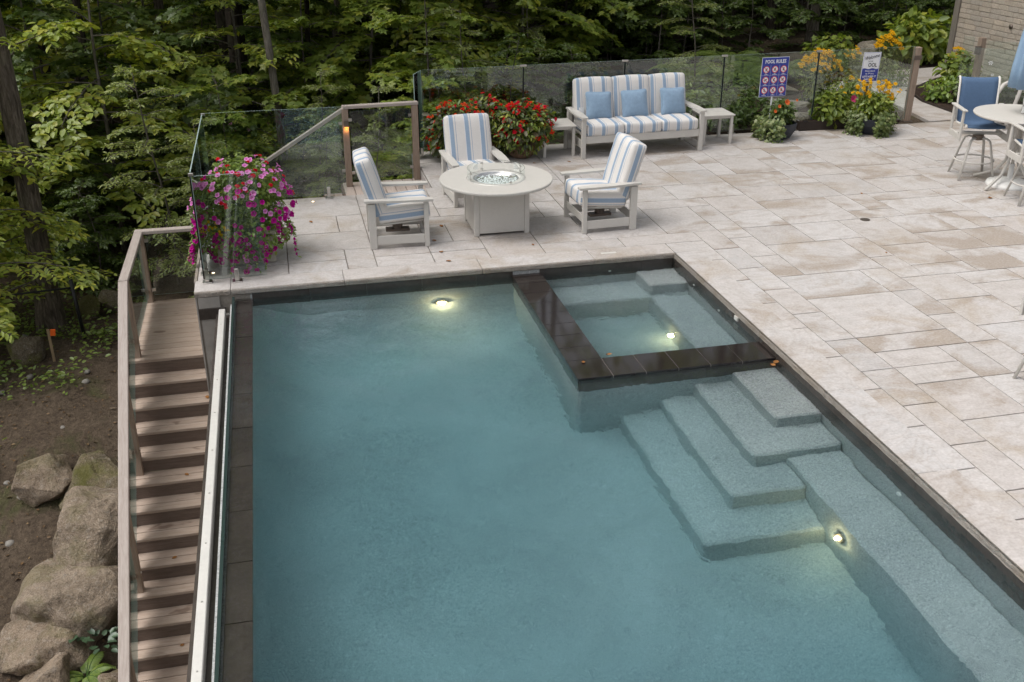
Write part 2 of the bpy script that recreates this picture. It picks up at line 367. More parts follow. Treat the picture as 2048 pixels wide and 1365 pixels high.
# ground: brown soil, litter, moss and weeds in patches
m, nt = new_mat('soil')
geo = N(nt, 'ShaderNodeNewGeometry'); P_ = geo.outputs['Position']
n1 = noise_t(nt, P_, 1.1, 6, .65); n2 = noise_t(nt, P_, 18, 5, .7); n3 = noise_t(nt, P_, 75, 3, .7)
c = ramp(nt, n1, [(.35, (.060, .042, .030)), (.55, (.105, .078, .056)), (.72, (.145, .112, .080))])
c = mix(nt, .5, c, ramp(nt, n2, [(.38, (.035, .025, .018)), (.55, (.10, .075, .052)), (.72, (.19, .145, .10))]))
c = mix(nt, math_(nt, 'MULTIPLY', ramp(nt, n3, [(.55, (0, 0, 0)), (.72, (1, 1, 1))]), .5), c, (.23, .185, .135))
c = mix(nt, math_(nt, 'MULTIPLY', ramp(nt, noise_t(nt, P_, .8, 5, .7, .4), [(.52, (0, 0, 0)), (.66, (1, 1, 1))]), .6), c, (.065, .085, .022))
out(nt, princ(nt, c, .95, .15, bump(nt, math_(nt, 'ADD', n2, math_(nt, 'MULTIPLY', n3, .4)), 1.0, .05)))

def mat_emit(name, col, s):
    m, nt = new_mat(name); e = N(nt, 'ShaderNodeEmission'); e.inputs['Color'].default_value = rgb(col); e.inputs['Strength'].default_value = s
    out(nt, e.outputs[0])
mat_emit('lamp_warm', (1.0, .72, .26), 16.0); mat_emit('lamp_amber', (1.0, .36, .06), 2.2); mat_emit('lamp_small', (1.0, .78, .5), 5.0)
# ---------------------------------------------------------------- mesh helpers
rng = random.Random(7)
def tag(o, label=None, cat=None, group=None, kind=None):
    for k, v in (('label', label), ('category', cat), ('group', group), ('kind', kind)):
        if v: o[k] = v
    return o
def empty(name, loc=(0, 0, 0), rz=0.0, label=None, cat=None, group=None):
    o = bpy.data.objects.new(name, None); COL.objects.link(o)
    o.location = loc; o.rotation_euler = (0, 0, rz); o.empty_display_size = .1
    return tag(o, label, cat, group)
def link(name, me, parent=None, loc=(0, 0, 0), rot=(0, 0, 0), scale=None):
    o = bpy.data.objects.new(name, me); COL.objects.link(o)
    o.parent = parent; o.location = loc; o.rotation_euler = rot
    if scale is not None: o.scale = scale if not isinstance(scale, (int, float)) else (scale,) * 3
    return o

class MB:
    def __init__(s): s.v = []; s.f = []; s.uv = None
    def add(s, vs, fs):
        b = len(s.v); s.v += [tuple(q) for q in vs]; s.f += [tuple(i + b for i in f) for f in fs]; return s
    def box(s, x0, x1, y0, y1, z0, z1, bev=0.004, M=None):
        hx, hy, hz = (x1-x0)/2, (y1-y0)/2, (z1-z0)/2; c = Vector(((x0+x1)/2, (y0+y1)/2, (z0+z1)/2))
        b = min(bev, hx*.45, hy*.45, hz*.45)
        vs = []; idx = {}
        for sx in (-1, 1):
            for sy in (-1, 1):
                for sz in (-1, 1):
                    for a in range(3):
                        p = [sx*(hx-(0 if a == 0 else b)), sy*(hy-(0 if a == 1 else b)), sz*(hz-(0 if a == 2 else b))]
                        q = Vector(p) + c
                        if M: q = M @ q
                        idx[(sx, sy, sz, a)] = len(vs); vs.append(q)
        I = lambda *k: idx[k]; fs = []
        for t in (-1, 1):
            q = [I(t, -1, -1, 0), I(t, 1, -1, 0), I(t, 1, 1, 0), I(t, -1, 1, 0)]; fs.append(q if t > 0 else q[::-1])
            q = [I(-1, t, -1, 1), I(1, t, -1, 1), I(1, t, 1, 1), I(-1, t, 1, 1)]; fs.append(q[::-1] if t > 0 else q)
            q = [I(-1, -1, t, 2), I(1, -1, t, 2), I(1, 1, t, 2), I(-1, 1, t, 2)]; fs.append(q if t > 0 else q[::-1])
        for a in (-1, 1):
            for d in (-1, 1):
                fs.append([I(a, d, -1, 0), I(a, d, 1, 0), I(a, d, 1, 1), I(a, d, -1, 1)][::(1 if a*d < 0 else -1)])
                fs.append([I(a, -1, d, 0), I(a, 1, d, 0), I(a, 1, d, 2), I(a, -1, d, 2)][::(1 if a*d > 0 else -1)])
                fs.append([I(-1, a, d, 1), I(1, a, d, 1), I(1, a, d, 2), I(-1, a, d, 2)][::(-1 if a*d > 0 else 1)])
                for e in (-1, 1): fs.append([I(a, d, e, 0), I(a, d, e, 1), I(a, d, e, 2)][::(1 if a*d*e > 0 else -1)])
        return s.add(vs, fs)
    def tube(s, pts, rad, n=8, cap=True, flat=1.0):
        pts = [Vector(p) for p in pts]; rads = rad if isinstance(rad, (list, tuple)) else [rad]*len(pts)
        rings = []; up = Vector((0, 0, 1)); side = None; base = len(s.v)
        for i, p in enumerate(pts):
            d = (pts[min(i+1, len(pts)-1)] - pts[max(i-1, 0)]).normalized()
            if side is None:
                side = d.cross(up)
                if side.length < 1e-3: side = d.cross(Vector((0, 1, 0)))
            side = (side - d*side.dot(d)).normalized(); o = d.cross(side).normalized()
            for k in range(n):
                a = 2*PI*k/n; s.v.append(tuple(p + side*math.cos(a)*rads[i] + o*math.sin(a)*rads[i]*flat))
        for i in range(len(pts)-1):
            for k in range(n):
                a = base+i*n+k; b = base+i*n+(k+1) % n; s.f.append((a, a+n, b+n, b))
        if cap:
            s.f.append(tuple(base+k for k in range(n))); e = base+(len(pts)-1)*n; s.f.append(tuple(e+k for k in range(n))[::-1])
        return s
    def lathe(s, prof, n=24, c=(0, 0, 0), ang=(0, 2*PI), wob=None):
        full = abs(ang[1]-ang[0]-2*PI) < 1e-6; m = n if full else n+1; base = len(s.v)
        for (r, z) in prof:
            for k in range(m):
                a = ang[0]+(ang[1]-ang[0])*k/n; rr = r*(wob(a, z) if wob else 1); s.v.append((c[0]+rr*math.cos(a), c[1]+rr*math.sin(a), c[2]+z))
        for i in range(len(prof)-1):
            for k in range(n):
                a = base+i*m+k; b = base+i*m+(k+1) % m; s.f.append((a, b, b+m, a+m))
        return s
    def prism(s, poly, z0, z1):
        n = len(poly); base = len(s.v)
        s.v += [(x, y, z0) for x, y in poly] + [(x, y, z1) for x, y in poly]
        s.f.append(tuple(base+i for i in range(n))[::-1]); s.f.append(tuple(base+n+i for i in range(n)))
        for i in range(n): j = (i+1) % n; s.f.append((base+i, base+j, base+n+j, base+n+i))
        return s
    def mesh(s, name, mat, smooth=False):
        me = bpy.data.meshes.new(name); me.from_pydata(s.v, [], s.f); me.update()
        me.materials.append(MATS[mat])
        if smooth: me.polygons.foreach_set('use_smooth', [True]*len(me.polygons))
        return me
    def build(s, name, mat, parent=None, smooth=False, loc=(0, 0, 0), rot=(0, 0, 0)):
        return link(name, s.mesh(name, mat, smooth), parent, loc, rot)
def box(name, mat, parent, x0, x1, y0, y1, z0, z1, bev=.004, M=None):
    # the object's origin sits at the centre of the box so that grain runs along each piece
    c = ((x0+x1)/2, (y0+y1)/2, (z0+z1)/2)
    if M is None:
        return MB().box(x0-c[0], x1-c[0], y0-c[1], y1-c[1], z0-c[2], z1-c[2], bev).build(name, mat, parent, loc=c)
    return MB().box(x0, x1, y0, y1, z0, z1, bev, M).build(name, mat, parent)

def np_mesh(name, verts, faces, mat, smooth=False):
    me = bpy.data.meshes.new(name); nf, k = faces.shape
    me.vertices.add(len(verts)); me.vertices.foreach_set('co', np.asarray(verts, np.float32).ravel())
    me.loops.add(nf*k); me.loops.foreach_set('vertex_index', faces.astype(np.int32).ravel())
    me.polygons.add(nf); me.polygons.foreach_set('loop_start', np.arange(0, nf*k, k, dtype=np.int32))
    me.update(calc_edges=True); me.validate()
    if smooth: me.polygons.foreach_set('use_smooth', np.ones(nf, bool))
    me.materials.append(MATS[mat]); return me

# leaf templates: (along, across, up), faces of 4
T_ASH = (np.array([(0, 0, 0), (.30, .17, .03), (.66, .16, .0), (1, 0, -.10), (.66, -.16, .0), (.30, -.17, .03)]), np.array([(0, 3, 2, 1), (0, 5, 4, 3)]))
T_OVAL = (np.array([(0, 0, 0), (.28, .27, .05), (.70, .24, .02), (1, 0, -.12), (.70, -.24, .02), (.28, -.27, .05)]), np.array([(0, 3, 2, 1), (0, 5, 4, 3)]))
T_MAPLE = (np.array([(0, 0, 0), (.10, .42, -.05), (.30, .26, .01), (.62, .50, -.07), (.62, .17, .02), (1, 0, -.08), (.62, -.17, .02), (.62, -.50, -.07), (.30, -.26, .01), (.10, -.42, -.05)]),
           np.array([(0, 2, 1, 1), (0, 4, 3, 2), (0, 5, 5, 4), (0, 6, 5, 5), (0, 8, 7, 6), (0, 9, 8, 8)]))
T_MAPLE = (T_MAPLE[0], np.array([(0, 4, 2, 1), (2, 4, 3, 3), (0, 6, 5, 4), (0, 9, 8, 6), (8, 7, 6, 6)]))
T_MAPLE = (np.array([(0, 0, 0), (.08, .40, -.05), (.34, .22, .01), (.60, .50, -.07), (.64, .15, .02), (1, 0, -.08), (.64, -.15, .02), (.60, -.50, -.07), (.34, -.22, .01), (.08, -.40, -.05)]),
           np.array([(0, 4, 2, 1), (0, 6, 5, 4), (0, 9, 8, 6), (2, 4, 3, 2), (8, 7, 6, 8)]))
T_MAPLE_TRI = np.array([(0, 2, 1), (0, 4, 2), (2, 4, 3), (0, 5, 4), (0, 6, 5), (0, 8, 6), (8, 7, 6), (0, 9, 8)])
T_MAPLE = (T_MAPLE[0], T_MAPLE_TRI)
def leaves_mesh(name, pos, dirs, nors, sizes, tmpl, mat):
    pos = np.asarray(pos, float); d = np.asarray(dirs, float); n = np.asarray(nors, float); sz = np.asarray(sizes, float)[:, None, None]
    d /= np.linalg.norm(d, axis=1)[:, None] + 1e-9
    s = np.cross(n, d); s /= np.linalg.norm(s, axis=1)[:, None] + 1e-9
    u = np.cross(d, s)
    tv, tf = tmpl; K = len(tv)
    v = pos[:, None, :] + sz*(tv[None, :, 0:1]*d[:, None, :] + tv[None, :, 1:2]*s[:, None, :] + tv[None, :, 2:3]*u[:, None, :])
    f = (np.arange(len(pos))*K)[:, None, None] + tf[None]
    return np_mesh(name, v.reshape(-1, 3), f.reshape(-1, tf.shape[1]), mat)

# ---------------------------------------------------------------- ground
def sstep(a, b, x): t = np.clip((x-a)/(b-a), 0, 1); return t*t*(3-2*t)
def ground_h(x, y):
    x = np.asarray(x, float); y = np.asarray(y, float)
    hl = np.where(y < 3, -2.15 + (y-3)*.20, -2.15 + (y-3)*.035); hl = np.maximum(hl, -3.7)
    hl = hl - .10*np.clip(-7-x, 0, 12)*.5
    hr = -.06 + np.clip(y-10, 0, 60)*.02
    s = sstep(-6.5, 4.6, x)
    h = hl*(1-s) + hr*s
    h = h + .10*np.sin(x*.9+1.3)*np.sin(y*.7) * (1-sstep(3, 6, x)) * .8
    return h
def gz(x, y): return float(ground_h(x, y))
def axis(a, b, fine0, fine1, st):
    l = list(np.arange(fine0, fine1, st)); d = st; p = fine0
    while p > a: d *= 1.35; p -= d; l.insert(0, p)
    d = st; p = l[-1]
    while p < b: d *= 1.35; p += d; l.append(p)
    return np.array(l)
gx = axis(-150, 150, -13, 14, .22); gy = axis(-60, 180, -6, 14, .22)
X, Y = np.meshgrid(gx, gy, indexing='ij')
Z = ground_h(X, Y)
nz = np.array([[noise.noise(Vector((a*1.7, b*1.7, 3.1)))*.06 + noise.noise(Vector((a*.6, b*.6, 9.1)))*.10 for b in gy] for a in gx])
Z = Z + nz*(1-sstep(4.5, 6.0, X)*(1-sstep(9.5, 11, Y)))
under = (X > -5.1) & (Y < 4.9) & (Y > -9)
under |= (X > -1.9) & (Y < 5.0) & (Y > -9)
under = under & ~((X > 12.5))
Z = np.where(under & ~((X < -2.6) & (Y > 2.6)), -3.9, Z)
Z = np.where((X < -2.2) & (X > -5.1) & (Y > 2.6) & (Y < 5.2), np.minimum(Z, -1.7), Z)
stairs_zone = (X > -6.5) & (X < -4.9) & (Y < 3.0)
Z = np.where(stairs_zone, np.minimum(Z, -1.35 - .72*np.clip(.76-Y, 0, 5) - .25), Z)
ni, nj = X.shape
idx = np.arange(ni*nj).reshape(ni, nj)
F = np.stack([idx[:-1, :-1], idx[1:, :-1], idx[1:, 1:], idx[:-1, 1:]], -1).reshape(-1, 4)
g = link('ground', np_mesh('ground', np.stack([X, Y, Z], -1).reshape(-1, 3), F, 'soil', True)); tag(g, kind='structure')

# ---------------------------------------------------------------- terrace
terr = MB()
terr.box(-5.28, 10.0, .02, 3.10, -2.9, -.022, 0); terr.box(-2.295, 10.0, 3.102, 5.24, -2.9, -.022, 0)
terr.box(.02, 10.0, -8.2, .018, -2.9, -.022, 0)
terrace = terr.build('terrace', 'grout'); tag(terrace, kind='structure')
G = .32
def stone_slab(x0, x1, y0, y1, z, name='paving_stone', t=.03, gap=.005, mat='stone'):
    if y0 > 3.0: x0 = max(x0, -2.30)
    o = MB().box(x0+gap, x1-gap, y0+gap*1.3, y1-gap*1.3, -t, 0, .0025).build(name, mat, terrace, loc=(0, 0, z))
    return o
# random ashlar on a grid
nx, ny = int(round((8.64+5.28)/G)), 42
x_org, y_org = -5.28, -8.32
def want(i, j):
    x, y = x_org+(i+.5)*G, y_org+(j+.5)*G
    if y > .32: 
        if x < -2.25 and y > 3.1: return False
        return y < 5.24
    if x < .32: return False
    # keep the wedge the photograph can see, plus a margin
    return x < 1.9 + (y+5.0)*1.05 + 1.2 and y > -6.6
occ = [[not want(i, j) for j in range(ny+4)] for i in range(nx+4)]
shapes = [(2, 2), (3, 2), (2, 3), (2, 1), (1, 2), (3, 3), (3, 2), (2, 2), (3, 1)]
slabs = []
for j in range(ny-1, -1, -1):
    for i in range(nx):
        if occ[i][j]: continue
        opts = shapes[:]; rng.shuffle(opts); opts.append((1, 1))
        for (a, b) in opts:
            if all(i+p < nx and j-q >= 0 and not occ[i+p][j-q] for p in range(a) for q in range(b)):
                if a*b == 1:
                    a, b = 1, 1
                for p in range(a):
                    for q in range(b): occ[i+p][j-q] = True
                slabs.append((x_org+i*G, x_org+(i+a)*G, y_org+(j-b+1)*G, y_org+(j+1)*G)); break
y_off = .32 - (y_org + round((.32-y_org)/G)*G)
for (x0, x1, y0, y1) in slabs:
    y1 = min(y1+y_off, 5.24 if x0 > -2.5 else 3.10)
    stone_slab(x0, x1, y0+y_off, y1, rng.uniform(-.001, .0015))
# coping: long stones with a rough split face towards the water
def coping(x0, x1, y0, y1, face):
    o = MB().box(x0+.002, x1-.002, y0+.002, y1-.002, -.058, .003, .006).build('coping_stone', 'stone', terrace)
    # split face: a rough strip proud of the sawn edge
    mb = MB(); n = 26
    if face == 'y':
        a0, a1 = x0+.004, x1-.004
    else: a0, a1 = y0+.004, y1-.004
    rows = [-.001, -.012, -.024, -.036, -.048, -.057]
    for r, z in enumerate(rows):
        for k in range(n+1):
            t = a0+(a1-a0)*k/n
            d = .008 + .011*(.5+.5*noise.noise(Vector((t*19, z*70, 2.2)))) + .006*noise.noise(Vector((t*55, z*150, 5)))
            if r == 0: d *= .45
            mb.v.append((t, y0-d, z) if face == 'y' else (x0-d, t, z))
    for r in range(len(rows)-1):
        for k in range(n):
            q = (r*(n+1)+k, r*(n+1)+k+1, (r+1)*(n+1)+k+1, (r+1)*(n+1)+k)
            mb.f.append(q[::-1] if face == 'y' else q)
    # close to the stone
    b = len(mb.v)
    top = list(range(n+1)); bot = list(range((len(rows)-1)*(n+1), len(rows)*(n+1)))
    for src, z in ((top, .0015), (bot, -.057)):
        for i in src:
            p = mb.v[i]; mb.v.append((p[0], y0+.01, z) if face == 'y' else (x0+.01, p[1], z))
    for k in range(n):
        mb.f.append((top[k], top[k+1], b+k+1, b+k)); mb.f.append((bot[k], b+n+1+k, b+n+2+k, bot[k+1]))
    mb.build('split_face', 'stone_edge', o, smooth=True)
for x0, x1 in ((-5.30, -4.93), (-4.93, -3.75), (-3.75, -2.25), (-2.25, -.96), (-.96, 0.0)): coping(x0, x1, 0, .32, 'y')
stone_slab(0.0, .32, 0, .32, .002, 'coping_stone', .05)
for y1, y0 in ((0, -.89), (-.89, -2.19), (-2.19, -3.47), (-3.47, -4.78), (-4.78, -6.06), (-6.06, -7.4)): coping(0, .32, y0, y1, 'x')
box('terrace_wall', 'concrete', terrace, -5.26, -5.0, -.004, .018, -2.9, -.19, .0)
box('terrace_wall', 'concrete', terrace, -5.27, -5.05, -.012, .02, -.185, -.06, .004)
box('dark_band', 'dark_tile', terrace, -5.275, -5.0, -.016, -.0045, -.31, -.187, .002)
box('terrace_wall', 'concrete', terrace, -5.295, -5.2805, .0, 3.1, -2.9, -.065, .0)
for y0 in np.arange(0.32, 3.1, .7):   # left edge stones overhang
    box('edge_stone', 'stone_edge', terrace, -5.315, -5.282, y0+.002, min(y0+.698, 3.1), -.062, -.002, .006)

# ---------------------------------------------------------------- pool shell
WZ = -.120
FL = -1.35
pool = MB()
fx = np.unique(np.concatenate([np.linspace(-4.74, -4.1, 9), np.linspace(-4.1, .06, 12)])); fy = np.unique(np.concatenate([np.linspace(-9.2, -.8, 14), np.linspace(-.8, .06, 12)]))
def floor_z(x, y):
    z = -1.20 - .10*float(sstep(0, 1, (-1.7-x)/1.6)) - .55*float(sstep(0, 1, (-4.7-y)/2.5))
    for d in (-y, x+4.725):                      # coved foot of the walls
        if d < .7: z += .7 - math.sqrt(max(0, .49-(.7-max(0, d))**2))
    return min(z, -.4)
nfy = len(fy); b0 = len(pool.v)
for a in fx:
    for b in fy: pool.v.append((a, b, floor_z(a, b)))
for i in range(len(fx)-1):
    for j in range(nfy-1): pool.f.append((b0+i*nfy+j, b0+(i+1)*nfy+j, b0+(i+1)*nfy+j+1, b0+i*nfy+j+1))
pool.box(-4.74, .06, -9.2, .06, FL-.6, FL-.55, 0)                    # floor slab
pool.box(-4.74, -.0, .003, .12, FL, -.06, 0)                      # far wall
pool.box(.003, .12, -9.2, .12, FL, -.06, 0)                       # right wall
pool.box(-4.95, -4.725, -9.2, -.002, FL-.2, -.165, 0)             # weir wall
pool.box(-4.95, .12, -9.4, -8.98, FL-.2, -.06, 0)
basin = pool.build('pool_basin', 'plaster'); basin.data.polygons.foreach_set('use_smooth', [len(p_.vertices) == 4 and all(v_ >= b0 and v_ < b0+len(fx)*nfy for v_ in p_.vertices) for p_ in basin.data.polygons]); tag(basin, kind='structure')
def step(name, x0, x1, y0, y1, z): 
    return box(name, 'plaster', basin, x0, x1, y0, y1, FL-.01, z, .022)
step('pool_step', -.44, .001, -3.46, -2.56, -.30)
step('pool_step', -.80, .002, -3.82, -2.565, -.50)
step('pool_step', -1.13, -.49, -4.17, -2.57, -.71)
step('pool_step', -1.50, -.49, -4.53, -2.575, -.93)
step('pool_bench', -.50, .0005, -9.1, -3.80, -.61)
# spa walls, seats, floor
step('spa_wall', -1.90, -1.62, -2.58, .001, -.125); step('spa_wall', -1.66, .0, -2.579, -2.24, -.126)
step('spa_floor', -1.62, .0, -2.24, .002, -1.02)
step('spa_seat', -1.615, .0008, -.50, .0025, -.57); step('spa_seat', -.46, .0012, -2.235, -.49, -.575)
step('spa_step', -.46, .0016, -.45, .003, -.29)
# dark waterline tiles
def band_x(y, x0, x1, z0, z1, face):
    x = x0
    while x < x1-.02:
        xe = min(x+.60, x1)
        box('waterline_tile', 'dark_tile', basin, x+.0012, xe-.0012, (y-.012 if face < 0 else y), (y if face < 0 else y+.012), z0, z1, .0015); x = xe
def band_y(x, y0, y1, z0, z1, face):
    y = y1
    while y > y0+.02:
        ye = max(y-.60, y0)
        box('waterline_tile', 'dark_tile', basin, (x-.012 if face < 0 else x), (x if face < 0 else x+.012), ye+.0012, y-.0012, z0, z1, .0015); y = ye
band_x(.0028, -4.72, -1.905, -.33, -.061, -1); band_x(.0028, -1.60, -.013, -.33, -.061, -1)
band_y(.0028, -9.1, .0, -.33, -.061, -1)
band_x(-2.5815, -1.90, -.012, -.36, -.118, -1)
band_y(-1.9015, -2.58, -.01, -.36, -.118, -1)
# spa rim: wet brown tiles with pale joints
rim = MB(); rim.box(-1.915, -1.595, -2.235, -.014, -.124, -.1035, 0); rim.box(-1.915, -.014, -2.595, -2.236, -.124, -.1035, 0)
rimo = rim.build('spa_rim', 'tile_grout', basin)
ys = np.linspace(-2.236, -.016, 9)
for a, b in zip(ys[:-1], ys[1:]): box('rim_tile', 'rim_tile', rimo, -1.92, -1.59, a+.0035, b-.0035, -.122, -.095, .002)
xs = [-1.92, -1.59, -1.28, -.97, -.66, -.35, -.016]
for k, (a, b) in enumerate(zip(xs[:-1], xs[1:])): box('rim_tile', 'rim_tile', rimo, a+(.0 if k == 0 else .0035), b-.0035, -2.60, -2.2395, -.122, -.095, .002)
# weir ledge tiles, glass edge, white cap rail
y = -.016; k = 0
while y > -9.0:
    ye = y-.60 if k else y-.34
    box('weir_tile', 'dark_tile', basin, -4.885, -4.718, ye+.003, y-.003, -.160, -.134, .002); y = ye; k += 1
wg = empty('weir_glass', (-4.91, -4.5, -.6), label='long green-edged glass slab holding the water along the infinity edge', cat='glass wall')
MB().box(-.0125, .0125, -4.6, 4.483, -.45, .520, .002).build('pane', 'weir_glass', wg)
MB().box(-.012, .012, -4.6, 4.483, .5205, .524, 0).build('top_edge', 'glass_edge', wg)
wall = empty('pool_wall', (-5.0, -4.5, -3), label='concrete outer pool wall with dark cap below the infinity edge', cat='wall')
MB().box(-.10, .06, -4.7, 4.48, 0, 2.72, 0).build('wall_core', 'concrete', wall)
MB().box(-.105, .066, -4.7, 4.478, 2.7205, 2.745, .003).build('wall_cap', 'dark_tile', wall)
cap = empty('cap_rail', (-5.03, -4.6, -.255), label='long white metal channel running along the outer pool wall', cat='rail')
MB().box(-.032, .032, -4.6, 4.46, .0, .105, .006).build('channel', 'alu', cap)
for yy in np.arange(-4.0, 4.3, .62): MB().lathe([(.0, .004), (.006, .003), (.007, 0)], 8).build('screw', 'steel', cap, loc=(.0, yy, .105))
box('bracket', 'steel', cap, .033, .068, 4.38, 4.42, .055, .075, .002)

# water
wb = MB(); wb.box(-4.905, .05, -9.0, .05, FL-.5, WZ, 0)
water = wb.build('water', 'water'); tag(water, kind='structure')

# underwater lights
def pool_light(loc, rot, label, power, r=.045):
    t = empty('pool_light', loc, 0, label, 'light', 'lit underwater pool lights'); t.rotation_euler = rot
    MB().lathe([(r*1.8, 0), (r*1.7, .012), (r*1.05, .016), (r*1.0, .004)], 20).build('trim_ring', 'bronze', t, True)
    MB().lathe([(r, .006), (r*.7, .014), (0.0005, .018)], 20).build('lens', 'lamp_warm', t, True)
    ld = bpy.data.lights.new('pool_lamp', 'POINT'); ld.energy = power; ld.color = (1.0, .74, .38); ld.shadow_soft_size = .012
    lo = bpy.data.objects.new('pool_lamp', ld); COL.objects.link(lo); lo.parent = t; lo.location = (0, 0, .03)
pool_light((-2.71, -.003, -.70), (R(90), 0, 0), 'lit round pool light in the far wall under the coping', 9, .045)
pool_light((-.462, -1.22, -.86), (0, R(-90), 0), 'lit round light under the right-hand seat of the spa', 2.2, .026)
pool_light((-.502, -4.74, -.83), (0, R(-90), 0), 'lit round light in the bench face below the pool steps', 2.8, .03)
for (y, z) in ((-.62, -.20), (-1.30, -.24)):
    t = MB().lathe([(.018, 0), (.018, .006), (.008, .008), (0.0005, .003)], 14).build('spa_jet', 'white_plastic', None, True, (-.011, y, z), (0, R(-90), 0))
    tag(t, 'small white jet nozzle on the spa wall, ' + ('nearer the far corner' if y > -1 else 'nearer the brown rim'), 'jet', 'white jets on the dark waterline')
t = MB().lathe([(.030, 0), (.030, .008), (.014, .010), (.0005, .004)], 16).build('wall_jet', 'white_plastic', None, True, (-.001, -4.63, -.42), (0, R(-90), 0))
tag(t, 'round white inlet on the right pool wall above the bench', 'jet')
t = MB().lathe([(.018, 0), (.018, .006), (.0005, .003)], 14).build('spa_jet', 'white_plastic', None, True, (-.78, -.011, -.2), (R(90), 0, 0))
tag(t, 'small white jet nozzle on the far wall of the spa', 'jet', 'white jets on the dark waterline')
t = box('skimmer_plate', 'alu', None, -.03, .03, -.012, .012, -.05, .05, .003); t.location = (-.018, -1.72, -.078); t.scale = (.3, 3, .4)
tag(t, 'small metal plate on the right pool wall beside the spa', 'plate')

# ---------------------------------------------------------------- wooden stairs
LZ = -1.06
stairs = empty('wooden_staircase', (-5.8, .76, LZ), label='weathered grey-brown wooden stairs and landing going down beside the pool', cat='staircase')
def sbox(name, mat, x0, x1, y0, y1, z0, z1, bev=.004, par=None):
    o = box(name, mat, par or stairs, x0, x1, y0, y1, z0, z1, bev); 
    if par is None: o.location = Vector(o.location) - Vector(stairs.location)
    return o
nb = 13; y = .745
for k in range(nb):
    sbox('landing_board', 'deck_x', -6.27, -5.30, y+.004, y+.1375-.004, LZ-.035, LZ+rng.uniform(-.001, .001), .004); y += .1375
RISE, RUN = .1755, .2465
sbox('gap_shade_sheet', 'riser_wood', -6.25, -5.30, .78, 2.52, LZ-.10, LZ-.06)  # dark sheet added under the landing boards so their gaps read as shade
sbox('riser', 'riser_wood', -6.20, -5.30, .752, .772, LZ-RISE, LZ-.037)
xr = -5.30
for k in range(1, 15):
    zt = LZ-k*RISE; ye = .745-k*RUN
    if ye < -.05: xr = -5.12
    sbox('tread', 'deck_x', -6.20, xr, ye, ye+.125, zt-.035, zt)
    sbox('tread', 'deck_x', -6.20, xr, ye+.133, ye+.262, zt-.035, zt)
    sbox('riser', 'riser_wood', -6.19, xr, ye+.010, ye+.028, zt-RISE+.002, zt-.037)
for xs_ in (-6.16,):
    M = None
    mb = MB(); 
    p = [(.74, LZ-.14), (.74-14*RUN, LZ-.14-14*RISE), (.74-14*RUN, LZ-.34-14*RISE), (.74, LZ-.34)]
    mb.v = [(xs_-.02, a, b) for a, b in p] + [(xs_+.02, a, b) for a, b in p]
    mb.f = [(0, 1, 2, 3), (7, 6, 5, 4), (0, 4, 5, 1), (1, 5, 6, 2), (2, 6, 7, 3), (3, 7, 4, 0)]
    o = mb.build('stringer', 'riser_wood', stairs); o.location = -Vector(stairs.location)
# upper flight from the terrace notch down to the left, behind the corner glass
upper = empty('upper_stairs', (-2.9, 3.7, -.1), label='short wooden deck and steps dropping left from the terrace notch', cat='staircase')
def ubox(name, mat, *a):
    o = box(name, mat, upper, *a); o.location = Vector(o.location) - Vector(upper.location); return o
x = -2.29
for k in range(8):
    ubox('deck_board', 'deck_y', x-.145+.004, x-.004, 3.11, 4.30, -.205, -.17); x -= .145
for k in range(1, 7):
    xe = -3.45-k*.27; z = -.17-k*.148
    ubox('tread', 'deck_y', xe, xe+.13, 3.14, 4.3, z-.035, z); ubox('tread', 'deck_y', xe+.138, xe+.27, 3.14, 4.3, z-.035, z)
    ubox('riser', 'riser_wood', xe+.25, xe+.268, 3.14, 4.3, z+.002, z+.128)
ubox('deck_skirt', 'stone', -2.31, -2.2965, 3.115, 5.2, -.55, -.034)
ubox('deck_joist', 'riser_wood', -3.44, -2.33, 3.12, 4.28, -.30, -.24)

# ---------------------------------------------------------------- railings with glass
def clip(par, loc, rz=0.0):
    o = MB().box(-.026, .026, -.009, .009, -.022, .022, .007).build('glass_clip', 'steel', par, loc=loc, rot=(0, 0, rz)); return o
def vbar(name, mat, par, x, y, z0, z1, s=.09): return box(name, mat, par, x-s/2, x+s/2, y-s/2, y+s/2, z0, z1, .005)
lr = empty('landing_railing', (0, 0, 0), label='wooden railing with glass panels round the landing and down the pool stairs', cat='railing')
RT = LZ+.96
vbar('post', 'post_wood', lr, -6.10, 2.52, LZ-.02, RT-.045); vbar('post', 'post_wood', lr, -6.10, .86, LZ-.02, RT-.045)
box('rail', 'rail_wood', lr, -6.15, -5.30, 2.47, 2.57, RT-.045, RT, .006)
box('rail', 'rail_wood', lr, -6.15, -6.05, .80, 2.468, RT-.045, RT, .006)
def slope_box(name, mat, par, p0, p1, w_, h_):
    p0, p1 = Vector(p0), Vector(p1); d = p1-p0; ln = d.length; q = d.to_track_quat('Y', 'Z')
    o = MB().box(-w_/2, w_/2, 0, ln, -h_/2, h_/2, .006).build(name, mat, par, loc=p0); o.rotation_mode = 'QUATERNION'; o.rotation_quaternion = q; return o
n0 = .86; slope = RISE/RUN
slope_box('rail', 'rail_wood', lr, (-6.10, .80, RT-.0225), (-6.10, .80-5.6, RT-.0225-5.6*slope), .10, .045)
